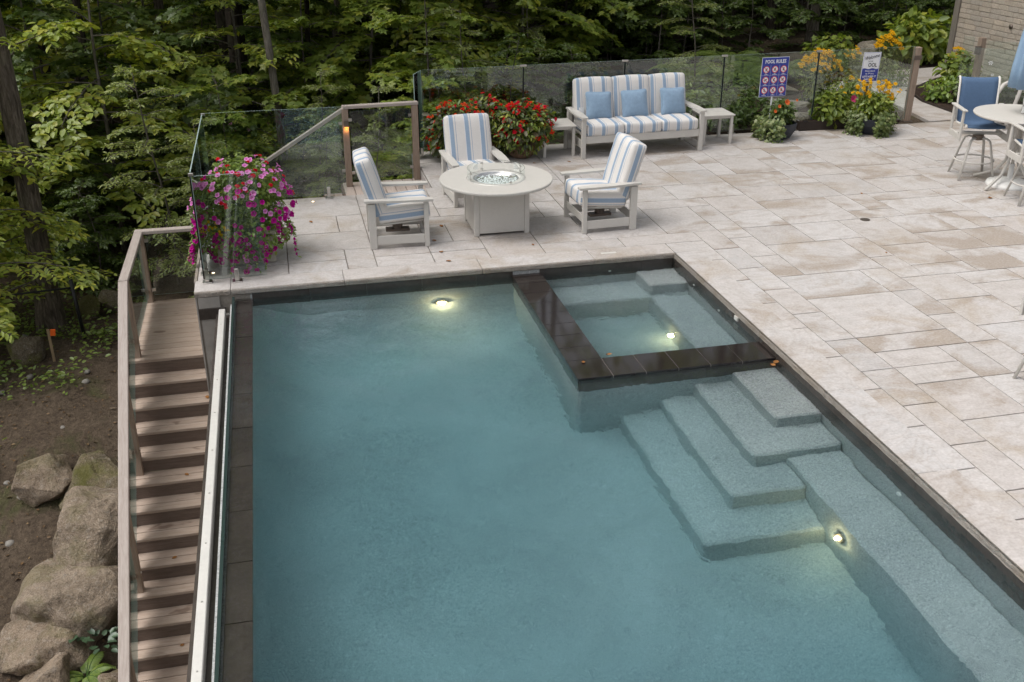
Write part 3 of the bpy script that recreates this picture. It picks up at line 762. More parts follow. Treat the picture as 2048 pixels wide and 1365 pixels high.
def pane_quad(par, pts, t=.012, name='pane', mat='pane_glass', nrm=None):
    pts = [Vector(p) for p in pts]; n = (pts[1]-pts[0]).cross(pts[2]-pts[0]).normalized()*t/2
    mb = MB(); mb.v = [tuple(p+n) for p in pts]+[tuple(p-n) for p in pts]; mb.f = [(0, 1, 2, 3), (7, 6, 5, 4)]
    o = mb.build(name, mat, par)
    eb = MB(); eb.v = list(mb.v); eb.f = [(0, 4, 5, 1), (1, 5, 6, 2), (2, 6, 7, 3), (3, 7, 4, 0)]
    eb.build('pane_edge', 'glass_rim', o); return o
pane_quad(lr, [(-6.03, 2.52, LZ+.09), (-5.32, 2.52, LZ+.09), (-5.32, 2.52, RT-.06), (-6.03, 2.52, RT-.06)])
pane_quad(lr, [(-6.10, 2.45, LZ+.09), (-6.10, .93, LZ+.09), (-6.10, .93, RT-.06), (-6.10, 2.45, RT-.06)])
for z in (LZ+.16, RT-.14):
    clip(lr, (-6.03, 2.52, z)); clip(lr, (-5.33, 2.52, z)); clip(lr, (-6.10, 2.45, z), R(90)); clip(lr, (-6.10, .935, z), R(90))
prev = .86
for y in (-.25, -1.36, -2.47, -3.58):
    zb = LZ-(.76-y)*slope
    vbar('post', 'post_wood', lr, -6.10, y, zb-.25, zb+.96-.08)
    a, b = prev-.06, y+.06
    za, zb2 = LZ-(.76-a)*slope, LZ-(.76-b)*slope
    pane_quad(lr, [(-6.10, a, za+.12), (-6.10, b, zb2+.12), (-6.10, b, zb2+.86), (-6.10, a, za+.86)])
    for q in (a, b):
        zq = LZ-(.76-q)*slope; clip(lr, (-6.10, q, zq+.2), R(90)); clip(lr, (-6.10, q, zq+.78), R(90))
    MB().lathe([(.0005, .012), (.010, .010), (.013, .0)], 10).build('bolt', 'steel', lr, True, (-6.055, y, zb+.15), (0, R(90), 0))
    prev = y
for y in (2.52, .86): MB().lathe([(.0005, .012), (.010, .010), (.013, .0)], 10).build('bolt', 'steel', lr, True, (-6.055, y, LZ+.14), (0, R(90), 0))
ur = empty('deck_railing', (0, 0, 0), label='wooden handrail with glass panel beside the terrace notch, amber light on its post', cat='railing')
PX0, PY0, PX1, PY1 = -3.36, 4.11, -2.36, 4.26
vbar('post', 'post_wood', ur, PX0, PY0, -.169, .94); vbar('post', 'post_wood', ur, PX1, PY1, -.169, .92)
def flat_rail(p0, p1): return slope_box('rail', 'rail_wood', ur, p0, p1, .09, .045)
flat_rail((PX0-.03, PY0-.005, .965), (PX1+.05, PY1+.007, .945))
slope_box('rail', 'rail_wood', ur, (PX0+.02, PY0, .96), (PX0-2.0, PY0-.0, -.26), .075, .05)
dv = Vector((PX1-PX0, PY1-PY0, 0)).normalized()
a = Vector((PX0, PY0, 0))+dv*.07; b = Vector((PX1, PY1, 0))-dv*.07
pane_quad(ur, [(a.x, a.y, -.08), (b.x, b.y, -.08), (b.x, b.y, .88), (a.x, a.y, .90)])
rz = math.atan2(dv.y, dv.x)
for q in (a, b):
    for z in (.02, .78): clip(ur, (q.x, q.y, z), rz)
pane_quad(ur, [(PX0-.06, PY0, -.08), (PX0-1.8, PY0, -1.1), (PX0-1.8, PY0, -.2), (PX0-.06, PY0, .86)])
for z in (.06, .74): clip(ur, (PX0-.07, PY0, z))
MB().box(-.030, .030, -.018, .018, 0, .10, .006).build('lamp_hood', 'bronze', ur, loc=(PX0+.01, PY0-.064, .70))
MB().box(-.026, .026, -.016, .016, -.012, 0, .002).build('lamp_lens', 'lamp_amber', ur, loc=(PX0+.01, PY0-.064, .698))
ld = bpy.data.lights.new('post_lamp', 'POINT'); ld.energy = .35; ld.color = (1, .42, .10); ld.shadow_soft_size = .02
lo = bpy.data.objects.new('post_lamp', ld); COL.objects.link(lo); lo.parent = ur; lo.location = (PX0+.01, PY0-.078, .66)

# ---------------------------------------------------------------- frameless glass fence
def spigot(par, x, y, rz=0):
    e = MB().box(-.05, .05, -.05, .05, 0, .012, .004).box(-.022, .022, -.026, .026, .0125, .15, .005)
    return e.build('spigot', 'steel', par, loc=(x, y, .003), rot=(0, 0, rz))
def gpanel(par, x0, y0, x1, y1, z0=.05, z1=1.27, sp=True, tops=True):
    pane_quad(par, [(x0, y0, z0), (x1, y1, z0), (x1, y1, z1), (x0, y0, z1)])
    r = math.atan2(y1-y0, x1-x0)
    if sp:
        for t in (.14, .86): spigot(par, x0+(x1-x0)*t, y0+(y1-y0)*t, r)
ff = empty('glass_fence', (0, 0, 0), label='long frameless glass pool fence along the back of the terrace', cat='fence')
jx = [(-2.14, 4.98), (-.57, 5.03), (1.07, 5.08), (2.77, 5.16), (4.46, 5.22), (6.27, 5.28)]
for (a, b) in zip(jx[:-1], jx[1:]):
    gpanel(ff, a[0]+.012, a[1], b[0]-.012, b[1])
for (x, y) in jx[1:-1]:
    box('gasket', 'gasket', ff, x-.007, x+.007, y-.008, y+.008, .05, 1.24, 0)
    box('joint_clip', 'steel', ff, x-.05, x+.05, y-.014, y+.014, 1.25, 1.28, .003)
gpanel(ff, -2.30, 4.66, -2.15, 4.97, .05, 1.27, False)
spigot(ff, -2.20, 4.80)
for z0, z1 in ((0.012, 1.25),): vbar('end_post', 'post_wood', ff, 6.33, 5.31, z0, z1, .10)
box('post_base', 'bronze', ff, 6.24, 6.42, 5.22, 5.40, .003, .014, .003)
box('latch', 'bronze', ff, 6.26, 6.40, 5.25, 5.27, 1.05, 1.12, .004)
cf = empty('corner_fence', (0, 0, 0), label='frameless glass panels round the terrace corner beside the petunias', cat='fence')
gpanel(cf, -5.19, 3.03, -3.47, 3.03, .05, 1.20)
gpanel(cf, -5.20, .33, -5.20, 1.66, .05, 1.19); gpanel(cf, -5.20, 1.69, -5.20, 3.0, .05, 1.19)
gpanel(cf, -5.185, .22, -4.55, .22, .05, 1.17, False)
spigot(cf, -4.86, .22); spigot(cf, -5.17, .26)
box('edge_strip', 'gasket', cf, -5.206, -5.192, .225, .235, .05, 1.17, 0)
for (x, y) in ((-5.19, .23), (-5.19, 3.03)): box('joint_clip', 'steel', cf, x-.025, x+.025, y-.016, y+.016, 1.17, 1.20, .003)
# pane near the house with small etched flowers
hf = empty('house_fence', (0, 0, 0), label='low glass gate panels and brown post in front of the brick house', cat='fence')
gpanel(hf, 7.62, 5.60, 8.55, 4.75, .06, 1.15, False); gpanel(hf, 7.95, 6.35, 8.10, 6.25, .06, 1.22, False)
vbar('post', 'post_wood', hf, 8.28, 6.28, .0, 1.20, .10)
box('latch', 'bronze', hf, 8.14, 8.24, 6.2, 6.26, .92, 1.06, .004)
gpanel(hf, 8.34, 6.2, 9.6, 5.3, .06, 1.15, False)
mb = MB()
for (cx, cz, r) in ((.25, .92, .045), (.20, .62, .05), (.30, .72, .03)):
    for k in range(6):
        a = k*PI/3; p = Vector((7.62+.93*cx, 5.60-.85*cx, cz)); n = Vector((.85, .93, 0)).normalized(); s_ = Vector((.93, -.85, 0)).normalized()
        q = lambda al, rr: tuple(p - n*.01 + s_*math.cos(al)*rr + Vector((0, 0, 1))*math.sin(al)*rr)
        mb.add([q(a, .006), q(a-.25, r*.6), q(a, r), q(a+.25, r*.6)], [(0, 1, 2, 3)])
mb.build('etched_flower', 'sign_white', hf)
# ---------------------------------------------------------------- cushions
def cushion_mesh(name, hx, hy, hz, r, mat, bulge=.02, n=9, stripe=True, pinch=0.0, seed=0):
    bm = bmesh.new(); bmesh.ops.create_cube(bm, size=2.0)
    bmesh.ops.subdivide_edges(bm, edges=bm.edges[:], cuts=n, use_grid_fill=True)
    H_ = Vector((hx, hy, hz)); side = {}
    uvl = bm.loops.layers.uv.new('UVMap')
    bm.normal_update()
    for f in bm.faces: side[f] = f.normal.copy()
    for v_ in bm.verts:
        c = v_.co.copy()
        # crowd grid lines toward the edges
        c = Vector([math.copysign(1-(1-abs(q))**1.35, q) for q in c])
        p = Vector((c.x*hx, c.y*hy, c.z*hz))
        q = Vector([max(-(H_[i]-r), min(H_[i]-r, p[i])) for i in range(3)])
        d = p-q
        if d.length > 1e-6: p = q + d.normalized()*r
        if pinch:
            e = (1-abs(c.x)**3*.9)*(1-abs(c.y)**3*.9); p.z *= .25+.75*e; kx = 1-pinch*(1-abs(c.y)**2); p.x *= 1-.06*(1-c.y*c.y) if abs(c.x) > .5 else 1; p.y *= 1-.06*(1-c.x*c.x) if abs(c.y) > .5 else 1
        fx, fy, fz = 1-c.x*c.x, 1-c.y*c.y, 1-c.z*c.z
        if bulge and not pinch:
            p.z += math.copysign(bulge*fx*fy, c.z) if abs(c.z) > .99 else 0
            p.x += math.copysign(bulge*.5*fz*fy, c.x) if abs(c.x) > .99 else 0
            p.y += math.copysign(bulge*.5*fz*fx, c.y) if abs(c.y) > .99 else 0
        p += Vector((0, 0, 1))*(.008*noise.noise(p*5+Vector((seed, 0, 0)))+.005*noise.noise(p*14+Vector((seed, 3, 0))))
        v_.co = p
    for f in bm.faces:
        nn = side[f]
        for l in f.loops:
            co = l.vert.co
            if abs(nn.x) > .7: u = math.copysign(hx, nn.x)*1.0 + math.copysign(1, nn.x)*(hz-co.z)
            else: u = co.x
            l[uvl].uv = (u+.03+seed*.02, co.y)
        f.smooth = True
    me = bpy.data.meshes.new(name); bm.to_mesh(me); bm.free(); me.materials.append(MATS[mat]); return me

SEAT = cushion_mesh('cushion', .298, .30, .095, .035, 'stripes', .022)
BACK = cushion_mesh('cushion', .298, .345, .092, .036, 'stripes', .026, seed=1)
# lounge chair, local: faces -Y, x across
def lounge_chair(loc, rz, label):
    t = empty('lounge_chair', loc, rz, label, 'armchair', 'striped lounge chairs round the fire table')
    W = .335
    for s in (-1, 1):
        box('leg', 'poly', t, s*W-.022, s*W+.022, -.345, -.29, 0, .54); box('leg', 'poly', t, s*W-.022, s*W+.022, .26, .345, 0, .54)
        box('side_rail', 'poly', t, s*W-.013, s*W+.013, -.289, .259, .05, .155)
        # gently bowed arm board
        mb = MB(); n = 8
        for k in range(n+1):
            yy = -.40+.78*k/n; wd = .042+.018*math.sin(PI*min(1, k/n*1.1)); xo = s*(.003*math.sin(PI*k/n))
            zz = .548+.012*(k/n)
            mb.v += [(s*W+xo-wd, yy, zz), (s*W+xo+wd, yy, zz), (s*W+xo+wd, yy, zz+.026), (s*W+xo-wd, yy, zz+.026)]
        for k in range(n):
            for q in range(4): a = k*4+q; b = k*4+(q+1) % 4; mb.f.append((a, b, b+4, a+4))
        mb.f += [(3, 2, 1, 0), (n*4, n*4+1, n*4+2, n*4+3)]
        mb.build('arm', 'poly', t)
    box('front_rail', 'poly', t, -W+.023, W-.023, -.325, -.305, .12, .21); box('back_rail', 'poly', t, -W+.023, W-.023, .30, .32, .10, .20)
    for s in (-1, 1): MB().tube([(s*.255, -.33, .30), (s*.255, .17, .262), (s*.255, .215, .28), (s*.255, .40, .93)], .013, 8).build('seat_frame', 'poly', t, True)
    mb = MB(); mb.box(-.05, .05, -.14, .14, .10, .135, .004); mb.lathe([(.06, .135), (.06, .20), (.10, .205), (.10, .235)], 16)
    mb.build('swivel_base', 'bronze', t)
    link('seat_cushion', SEAT, t, (0, -.065, .395), (R(-5), 0, 0))
    link('back_cushion', BACK, t, (0, .285, .70), (R(90-17), 0, 0))
    return t
lounge_chair((-3.02, 1.22, 0), R(90)+R(-3), 'striped lounge chair left of the fire table facing right')
lounge_chair((-.52, 1.23, 0), R(-90)+R(3), 'striped lounge chair right of the fire table facing left')
lounge_chair((-1.83, 2.58, 0), R(4), 'striped lounge chair behind the fire table in front of red flowers')

# fire table
ft = empty('fire_table', (-1.79, 1.385, 0), 0, 'round light grey fire table with glass wind guard and glass beads', 'fire table')
for sx in (-1, 1):
    for sy in (-1, 1): box('corner_post', 'poly', ft, sx*.335-.03*sx-.03, sx*.335-.03*sx+.03, sy*.335-.03*sy-.03, sy*.335-.03*sy+.03, 0, .555)
for s in (-1, 1):
    box('side_panel', 'poly', ft, -.274, .274, s*.318-.008, s*.318+.008, .03, .55, .002)
    box('side_panel', 'poly', ft, s*.318-.008, s*.318+.008, -.274, .274, .03, .55, .002)
MB().lathe([(.36, .557), (.36, .585)], 4).build('sub_top', 'poly', ft)
MB().lathe([(.355, .600), (.355, .585), (.66, .575), (.678, .58), (.682, .592), (.682, .606), (.676, .614), (.355, .614), (.355, .600)], 64).build('table_top', 'poly', ft, False)
MB().lathe([(.352, .60), (.352, .612), (.29, .617), (.275, .613), (.272, .60)], 48).build('burner_ring', 'alu', ft, True)
MB().lathe([(.2725, .612), (.262, .585), (.20, .560), (.0005, .555)], 40).build('burner_bowl', 'mirror_bowl', ft, True)
mb = MB(); r2 = random.Random(3)
for k in range(420):
    a = r2.uniform(0, 2*PI); q = .235*math.sqrt(r2.random()); s = r2.uniform(.006, .011); x, y, z = q*math.cos(a)+.01, q*math.sin(a)-.02, .566+.02*(q/.235)**2+r2.uniform(0, .012)
    mb.add([(x+s, y, z), (x, y+s, z), (x-s, y, z), (x, y-s, z), (x, y, z+s), (x, y, z-s)], [(0, 1, 4), (1, 2, 4), (2, 3, 4), (3, 0, 4), (1, 0, 5), (2, 1, 5), (3, 2, 5), (0, 3, 5)])
o = mb.build('glass_beads', 'glass_bead', ft); tag(o, kind='stuff')
for k in range(4):
    a0 = k*PI/2+.33; a1 = a0+PI/2-.03
    MB().lathe([(.345, .620), (.345, .735)], 14, ang=(a0, a1)).build('guard_pane', 'guard_glass', ft, True)
    mb = MB(); mb.tube([(.345*math.cos(a0+(a1-a0)*j/14), .345*math.sin(a0+(a1-a0)*j/14), .736) for j in range(15)], .0014, 5); mb.tube([(.345*math.cos(a1), .345*math.sin(a1), .62), (.345*math.cos(a1), .345*math.sin(a1), .735)], .0012, 5)
    mb.build('guard_edge', 'glass_edge', ft)
    am = (a1+.015)
    for z in (.64, .71): MB().box(-.016, .016, -.008, .008, -.011, .011, .003).build('guard_clip', 'steel', ft, loc=(.345*math.cos(am), .345*math.sin(am), z), rot=(0, 0, am+PI/2))
MB().lathe([(.02, 0), (.02, .02), (.0005, .02)], 12).build('control_knob', 'black_metal', ft, True, (-.3265, -.19, .50), (0, R(-90), 0))
box('control_plate', 'steel', ft, -.331, -.327, -.25, -.14, .42, .54, .001)

# sofa
so = empty('sofa', (1.10, 4.60, 0), R(2.2), 'three-seat outdoor sofa with blue and white striped cushions', 'sofa')
for s in (-1, 1):
    box('leg', 'poly', so, s*.955-.0325, s*.955+.0325, -.40, -.345, 0, .60); box('leg', 'poly', so, s*.955-.0325, s*.955+.0325, .28, .36, 0, .60)
    box('side_rail', 'poly', so, s*.955-.014, s*.955+.014, -.344, .279, .14, .26)
    mb = MB(); n = 8
    for k in range(n+1):
        yy = -.43+.80*k/n; wd = .046+.022*math.sin(PI*min(1, k/n*1.1)); zz = .602
        mb.v += [(s*.955-wd, yy, zz), (s*.955+wd, yy, zz), (s*.955+wd, yy, zz+.026), (s*.955-wd, yy, zz+.026)]
    for k in range(n):
        for q in range(4): a = k*4+q; b = k*4+(q+1) % 4; mb.f.append((a, b, b+4, a+4))
    mb.f += [(3, 2, 1, 0), (n*4, n*4+1, n*4+2, n*4+3)]
    mb.build('arm', 'poly', so)
box('front_rail', 'poly', so, -.921, .921, -.385, -.355, .225, .335); box('back_rail', 'poly', so, -.921, .921, .30, .33, .22, .34)
box('seat_deck', 'poly', so, -.92, .92, -.354, .299, .30, .325)
box('back_frame', 'poly', so, -.90, .90, .345, .37, .34, .80)
SS = cushion_mesh('cushion', .301, .34, .088, .04, 'stripes', .02, seed=2); SB = cushion_mesh('cushion', .299, .32, .09, .04, 'stripes', .03, seed=3)
for k in (-1, 0, 1):
    link('seat_cushion', SS, so, (k*.605, -.055, .415)); link('back_cushion', SB, so, (k*.605, .245, .755), (R(90-13), 0, 0))
MB().box(-.042, .042, -.003, .003, -.07, .07, .001).build('care_tag', 'tag_paper', so, loc=(-.845, .075, .60), rot=(R(-12), R(4), R(8)))
PL = cushion_mesh('pillow', .215, .215, .085, .05, 'blue_fabric', 0, 11, pinch=.2)
for k, lb in ((0, 'plain blue pillow on the left sofa seat beside the tag'), (1, 'plain blue pillow on the middle sofa seat'), (2, 'plain blue pillow on the right sofa seat')):
    p = link('pillow', PL, None, Vector((1.10, 4.60, 0))+Matrix.Rotation(R(2.2), 3, 'Z') @ Vector((-.585+.585*k+(0, .0, .05)[k], .035, .695)), (R(90-17), R((3, -2, 2)[k]), R(2.2)+R((3, -2, 4)[k])))
    tag(p, lb, 'pillow', 'blue pillows on the sofa')
def side_table(x0, x1, y0, y1, h, label):
    t = empty('side_table', ((x0+x1)/2, (y0+y1)/2, 0), 0, label, 'side table', 'grey side tables beside the sofa'); a, b = (x1-x0)/2, (y1-y0)/2
    for sx in (-1, 1):
        for sy in (-1, 1): box('leg', 'poly', t, sx*(a-.03)-.022, sx*(a-.03)+.022, sy*(b-.03)-.022, sy*(b-.03)+.022, 0, h-.022)
    for s in (-1, 1):
        box('apron', 'poly', t, -a+.055, a-.055, s*(b-.03)-.01, s*(b-.03)+.01, h-.062, h-.0225, .002); box('apron', 'poly', t, s*(a-.03)-.01, s*(a-.03)+.01, -b+.055, b-.055, h-.062, h-.0225, .002)
    n = 4
    for k in range(n): box('top_slat', 'poly', t, -a-.01, a+.01, -b-.01+(2*b+.02)*k/n+.0015, -b-.01+(2*b+.02)*(k+1)/n-.0015, h-.022, h, .003)
side_table(-.42, .09, 4.36, 4.86, .47, 'light grey slatted side table left of the sofa beside red flowers')
side_table(2.22, 2.73, 4.52, 5.02, .47, 'light grey slatted side table right of the sofa')

# bar table, umbrella, stools
TX, TY = 5.50, 1.52
bt = empty('bar_table', (TX, TY, 0), 0, 'round pale bar-height table at the right edge', 'table')
MB().lathe([(.0005, .955), (.60, .955), (.615, .962), (.622, .975), (.618, .988), (.60, .992), (.0005, .992)], 64).build('table_top', 'poly', bt, False)
for k in range(4):
    a = R(200+90*k)
    pts = [(.07*math.cos(a), .07*math.sin(a), .95), (.075*math.cos(a), .075*math.sin(a), .55), (.11*math.cos(a), .11*math.sin(a), .33), (.22*math.cos(a), .22*math.sin(a), .17), (.50*math.cos(a), .50*math.sin(a), .03), (.53*math.cos(a), .53*math.sin(a), .018)]
    P2 = []
    for i in range(len(pts)-1):
        for j in range(4): P2.append(tuple(np.array(pts[i])*(1-j/4)+np.array(pts[i+1])*j/4))
    P2.append(pts[-1]); MB().tube(P2, .020, 10).build('leg', 'poly', bt, True)
ub = empty('umbrella_stand', (TX, TY, 0), 0, 'round white umbrella stand under the bar table', 'umbrella stand')
MB().lathe([(.29, .0), (.295, .02), (.28, .05), (.16, .085), (.05, .10), (.035, .10), (.035, .30), (.0005, .30)], 40).build('disc', 'white_plastic', ub, True)
um = empty('umbrella', (TX, TY, 0), 0, 'closed pale blue patio umbrella above the bar table', 'umbrella')
MB().tube([(0, 0, .101), (0, 0, 2.9)], .022, 12).build('pole', 'poly', um, True)
MB().lathe([(.032, 1.0), (.034, 1.05), (.026, 1.10), (.036, 1.17), (.03, 1.24), (.024, 1.26)], 16).build('crank_sleeve', 'white_plastic', um, True)
MB().tube([(-.03, -.02, 1.12), (-.07, -.05, 1.11), (-.10, -.07, 1.04)], .006, 6).build('crank', 'steel', um, True)
prof = [(.20, 1.33), (.235, 1.34), (.225, 1.6), (.19, 2.0), (.145, 2.4), (.09, 2.75), (.03, 2.95)]
MB().lathe(prof, 96, wob=lambda a, z: 1+.16*math.sin(a*9+z*1.1)+.05*math.sin(a*23+z*2)).build('canopy', 'umbrella_blue', um, True)

def bar_stool(loc, rz, label):
    t = empty('bar_stool', loc, rz, label, 'bar stool', 'blue sling bar stools at the bar table'); t.scale = (1.07,)*3
    W = .27
    # sling: one sheet from front edge over seat up the back
    prof = [(-.24, .70), (-.22, .725), (0, .70), (.17, .685), (.215, .72), (.25, .86), (.275, 1.02), (.30, 1.18), (.325, 1.23), (.355, 1.245)]
    mb = MB(); n = 6
    for (y, z) in prof:
        for k in range(n+1): x = -W+.02+(2*W-.04)*k/n; mb.v.append((x, y, z-.012*(1-(2*k/n-1)**2)))
    for i in range(len(prof)-1):
        for k in range(n): a = i*(n+1)+k; mb.f.append((a, a+1, a+n+2, a+n+1))
    o = mb.build('sling', 'sling_blue', t, True); sm = o.modifiers.new('thick', 'SOLIDIFY'); sm.thickness = .006
    for s in (-1, 1):
        MB().tube([(s*(W-.02), y, z) for y, z in prof], .014, 8).build('sling_rail', 'piping_white', t, True)
        box('arm_leg', 'poly', t, s*(W+.03)-.012, s*(W+.03)+.012, -.22, -.165, .52, .90); box('arm_leg', 'poly', t, s*(W+.03)-.012, s*(W+.03)+.012, .16, .215, .52, .90)
        box('arm', 'poly', t, s*(W+.03)-.03, s*(W+.03)+.03, -.25, .25, .902, .924, .008)
        box('side_rail', 'poly', t, s*(W+.03)-.011, s*(W+.03)+.011, -.164, .159, .52, .60)
    box('cross_rail', 'poly', t, -W-.017, W+.017, -.02, .03, .565, .60, .003)
    MB().lathe([(.07, .50), (.07, .565)], 20).build('swivel', 'bronze', t, True)
    for k in range(4):
        a = R(45+90*k); c, s = math.cos(a), math.sin(a)
        MB().tube([(.03*c, .03*s, .52), (.12*c, .12*s, .525), (.17*c, .17*s, .50), (.20*c, .20*s, .42), (.31*c, .31*s, .0)], .019, 8, flat=.7).build('leg', 'poly', t, True)
    MB().tube([(.245*math.cos(2*PI*k/28), .245*math.sin(2*PI*k/28), .235) for k in range(29)], .011, 8, False).build('foot_ring', 'poly', t, True)
bar_stool((5.26, 2.02, 0), R(-18), 'blue sling bar stool behind the bar table')
bar_stool((5.28, .80, 0), R(165), 'blue sling bar stool in front of the bar table, cut by the frame')
bar_stool((1.97, -3.80, 0), R(100), 'bar stool at the right edge of which only one leg shows')

# drain, skimmer lid, deck lights, fallen leaves
t = MB().lathe([(.062, 0), (.062, .003), (.05, .004), (.0005, .004)], 24).build('deck_drain', 'bronze', None, False, (2.754, .588, .002)); tag(t, 'small round dark drain cover set in the paving', 'drain cover')
t = box('coping_plate', 'alu', None, -.09, .09, -.022, .022, 0, .004, .002); t.location = (-.745, .16, .0032); tag(t, 'small grey metal plate set in the coping behind the spa', 'plate')
def deck_light(x, y, z, lb):
    t = empty('deck_light', (x, y, z), 0, lb, 'light', 'small warm lights set in the paving')
    MB().lathe([(.026, 0), (.026, .004), (.017, .005)], 16).build('trim_ring', 'steel', t, True); MB().lathe([(.0165, .0035), (.0005, .006)], 12).build('lens', 'lamp_small', t, True)
deck_light(-5.12, .52, .003, 'small lit deck light at the foot of the petunia corner glass')
deck_light(-3.93, 2.90, .003, 'small lit deck light at the edge of the paving under the back corner glass')
r2 = random.Random(21)
def curl_leaf(nm='fallen_leaf'):
    mb = MB(); sh = [(0, 0), (.25, .35), (.6, .42), (.8, .2), (1, 0), (.8, -.2), (.6, -.42), (.25, -.35)]
    mb.v = [(.03, 0, .002)] + [((x-.5)*.06, y*.05, .003+.012*abs(y)+.008*(x-.5)**2*4+.003*r2.random()) for x, y in sh]
    mb.f = [(0, i+1, (i+1) % 8+1) for i in range(8)]; return mb.mesh(nm, 'dead_leaf')
FLM = [curl_leaf() for _ in range(3)]
for k, (x, y, z, s) in enumerate([(-2.62, 1.02, 0, 1), (-2.45, 1.52, 0, 1.2), (-2.60, .62, 0, .9), (-2.57, .30, 0, 1), (-.1, 4.05, 0, 1.1), (4.85, 1.02, 0, 1.3), (3.3, 1.6, 0, .7), (2.35, -.55, 0, .6), (-1.52, .62, 0, .8), (-4.0, 2.05, 0, 1), (-1.3, 3.6, 0, .9), (-.62, 4.1, 0, .8), (4.9, -.1, 0, .8),
        (-1.50, -2.20, -.095, 1.0), (-1.78, -2.30, -.095, .8), (-.05, -2.66, -.118, 1.2), (-.10, -2.70, -.118, 1.0), (-5.9, LZ, 0, 1)]):
    if k == 17:
        for j, (q, xx) in enumerate(((5, -5.6), (8, -5.75), (11, -5.7), (2, -5.35), (9, -5.5))):
            f = link('fallen_leaf', FLM[j % 3], None, (xx, .745-q*RUN+.1, LZ-q*RISE+.001), (0, 0, r2.uniform(0, 6)), r2.uniform(.8, 1.2)); tag(f, 'small curled brown leaf on the '+('fifth', 'eighth', 'eleventh', 'second', 'ninth')[j]+' stair tread below the landing', 'leaf', 'fallen leaves on the stairs')
        continue
    f = link('fallen_leaf', FLM[k % 3], None, (x, y, z+.002), (r2.uniform(-.1, .1), r2.uniform(-.1, .1), r2.uniform(0, 6)), s)
    tag(f, ('brown leaf on the paving just right of the left chair foot', 'curled brown leaf on the paving left behind the fire table base', 'brown leaf on the paving in front of the left chair', 'brown leaf on the coping strip before the left chair', 'brown leaf on the paving before the left sofa leg',
            'brown leaf at the foot of the umbrella stand', 'tiny brown leaf on the paving right of the round drain', 'tiny dark leaf on the paving right of the spa corner', 'tiny brown leaf on the paving right of the fire table', 'brown leaf on the paving behind the left chair',
            'brown leaf on the paving behind the middle chair', 'brown leaf on the paving under the left side table', 'small brown leaf on the paving near the bar stool legs', 'orange leaf on the inner corner of the spa rim', 'brown leaf on the outer corner tile of the spa rim', 'brown leaf caught at the right end of the spa rim', 'second leaf caught at the right end of the spa rim, nearer the step')[k], 'leaf', 'fallen leaves on the paving' if z == 0 else 'fallen leaves at the spa rim')

# signs
def text_mesh(s, size, mat, shear=0.0, bold=0.0, width=None):
    cu = bpy.data.curves.new('txt', 'FONT'); cu.body = s; cu.size = size; cu.align_x = 'CENTER'; cu.align_y = 'CENTER'; cu.shear = shear; cu.offset = bold; cu.extrude = .0006; cu.resolution_u = 2
    ob = bpy.data.objects.new('txt', cu); COL.objects.link(ob); dg = bpy.context.evaluated_depsgraph_get(); me = bpy.data.meshes.new_from_object(ob.evaluated_get(dg))
    bpy.data.objects.remove(ob); me.materials.clear(); me.materials.append(MATS[mat])
    if width:
        xs_ = [v_.co.x for v_ in me.vertices]; f = width/(max(xs_)-min(xs_))
        for v_ in me.vertices: v_.co.x *= f
    return me
def letter(par, s, size, mat, x, z, y=-.006, shear=0, bold=0, width=None, rot=0):
    o = link('lettering', text_mesh(s, size, mat, shear, bold, width), par, (x, y, z), (R(90), 0, 0))
    if rot: o.rotation_euler = (R(90), -rot, 0)
    return o
s1 = empty('pool_rules_sign', (3.44, 4.72, 0), R(2), 'tall blue POOL RULES sign with nine red prohibition circles', 'sign')
box('stake', 'sign_white', s1, -.012, .012, .003, .010, .26, .70, .001)
box('board_edge', 'sign_white', s1, -.235, .235, -.0005, .003, .675, 1.290, 0)
box('board', 'sign_blue', s1, -.229, .229, -.004, -.001, .681, 1.284, 0)
letter(s1, 'POOL RULES', .078, 'sign_white', 0, 1.222, bold=.0018, width=.36)
for zz in (1.168, 1.002, .838): pass
for k in (-1, 1): box('grid_line', 'sign_white', s1, k*.077-.001, k*.077+.001, -.0052, -.0042, .69, 1.17, 0)
for z in (1.012, .852): box('grid_line', 'sign_white', s1, -.22, .22, -.0052, -.0042, z-.001, z+.001, 0)
ri = 0
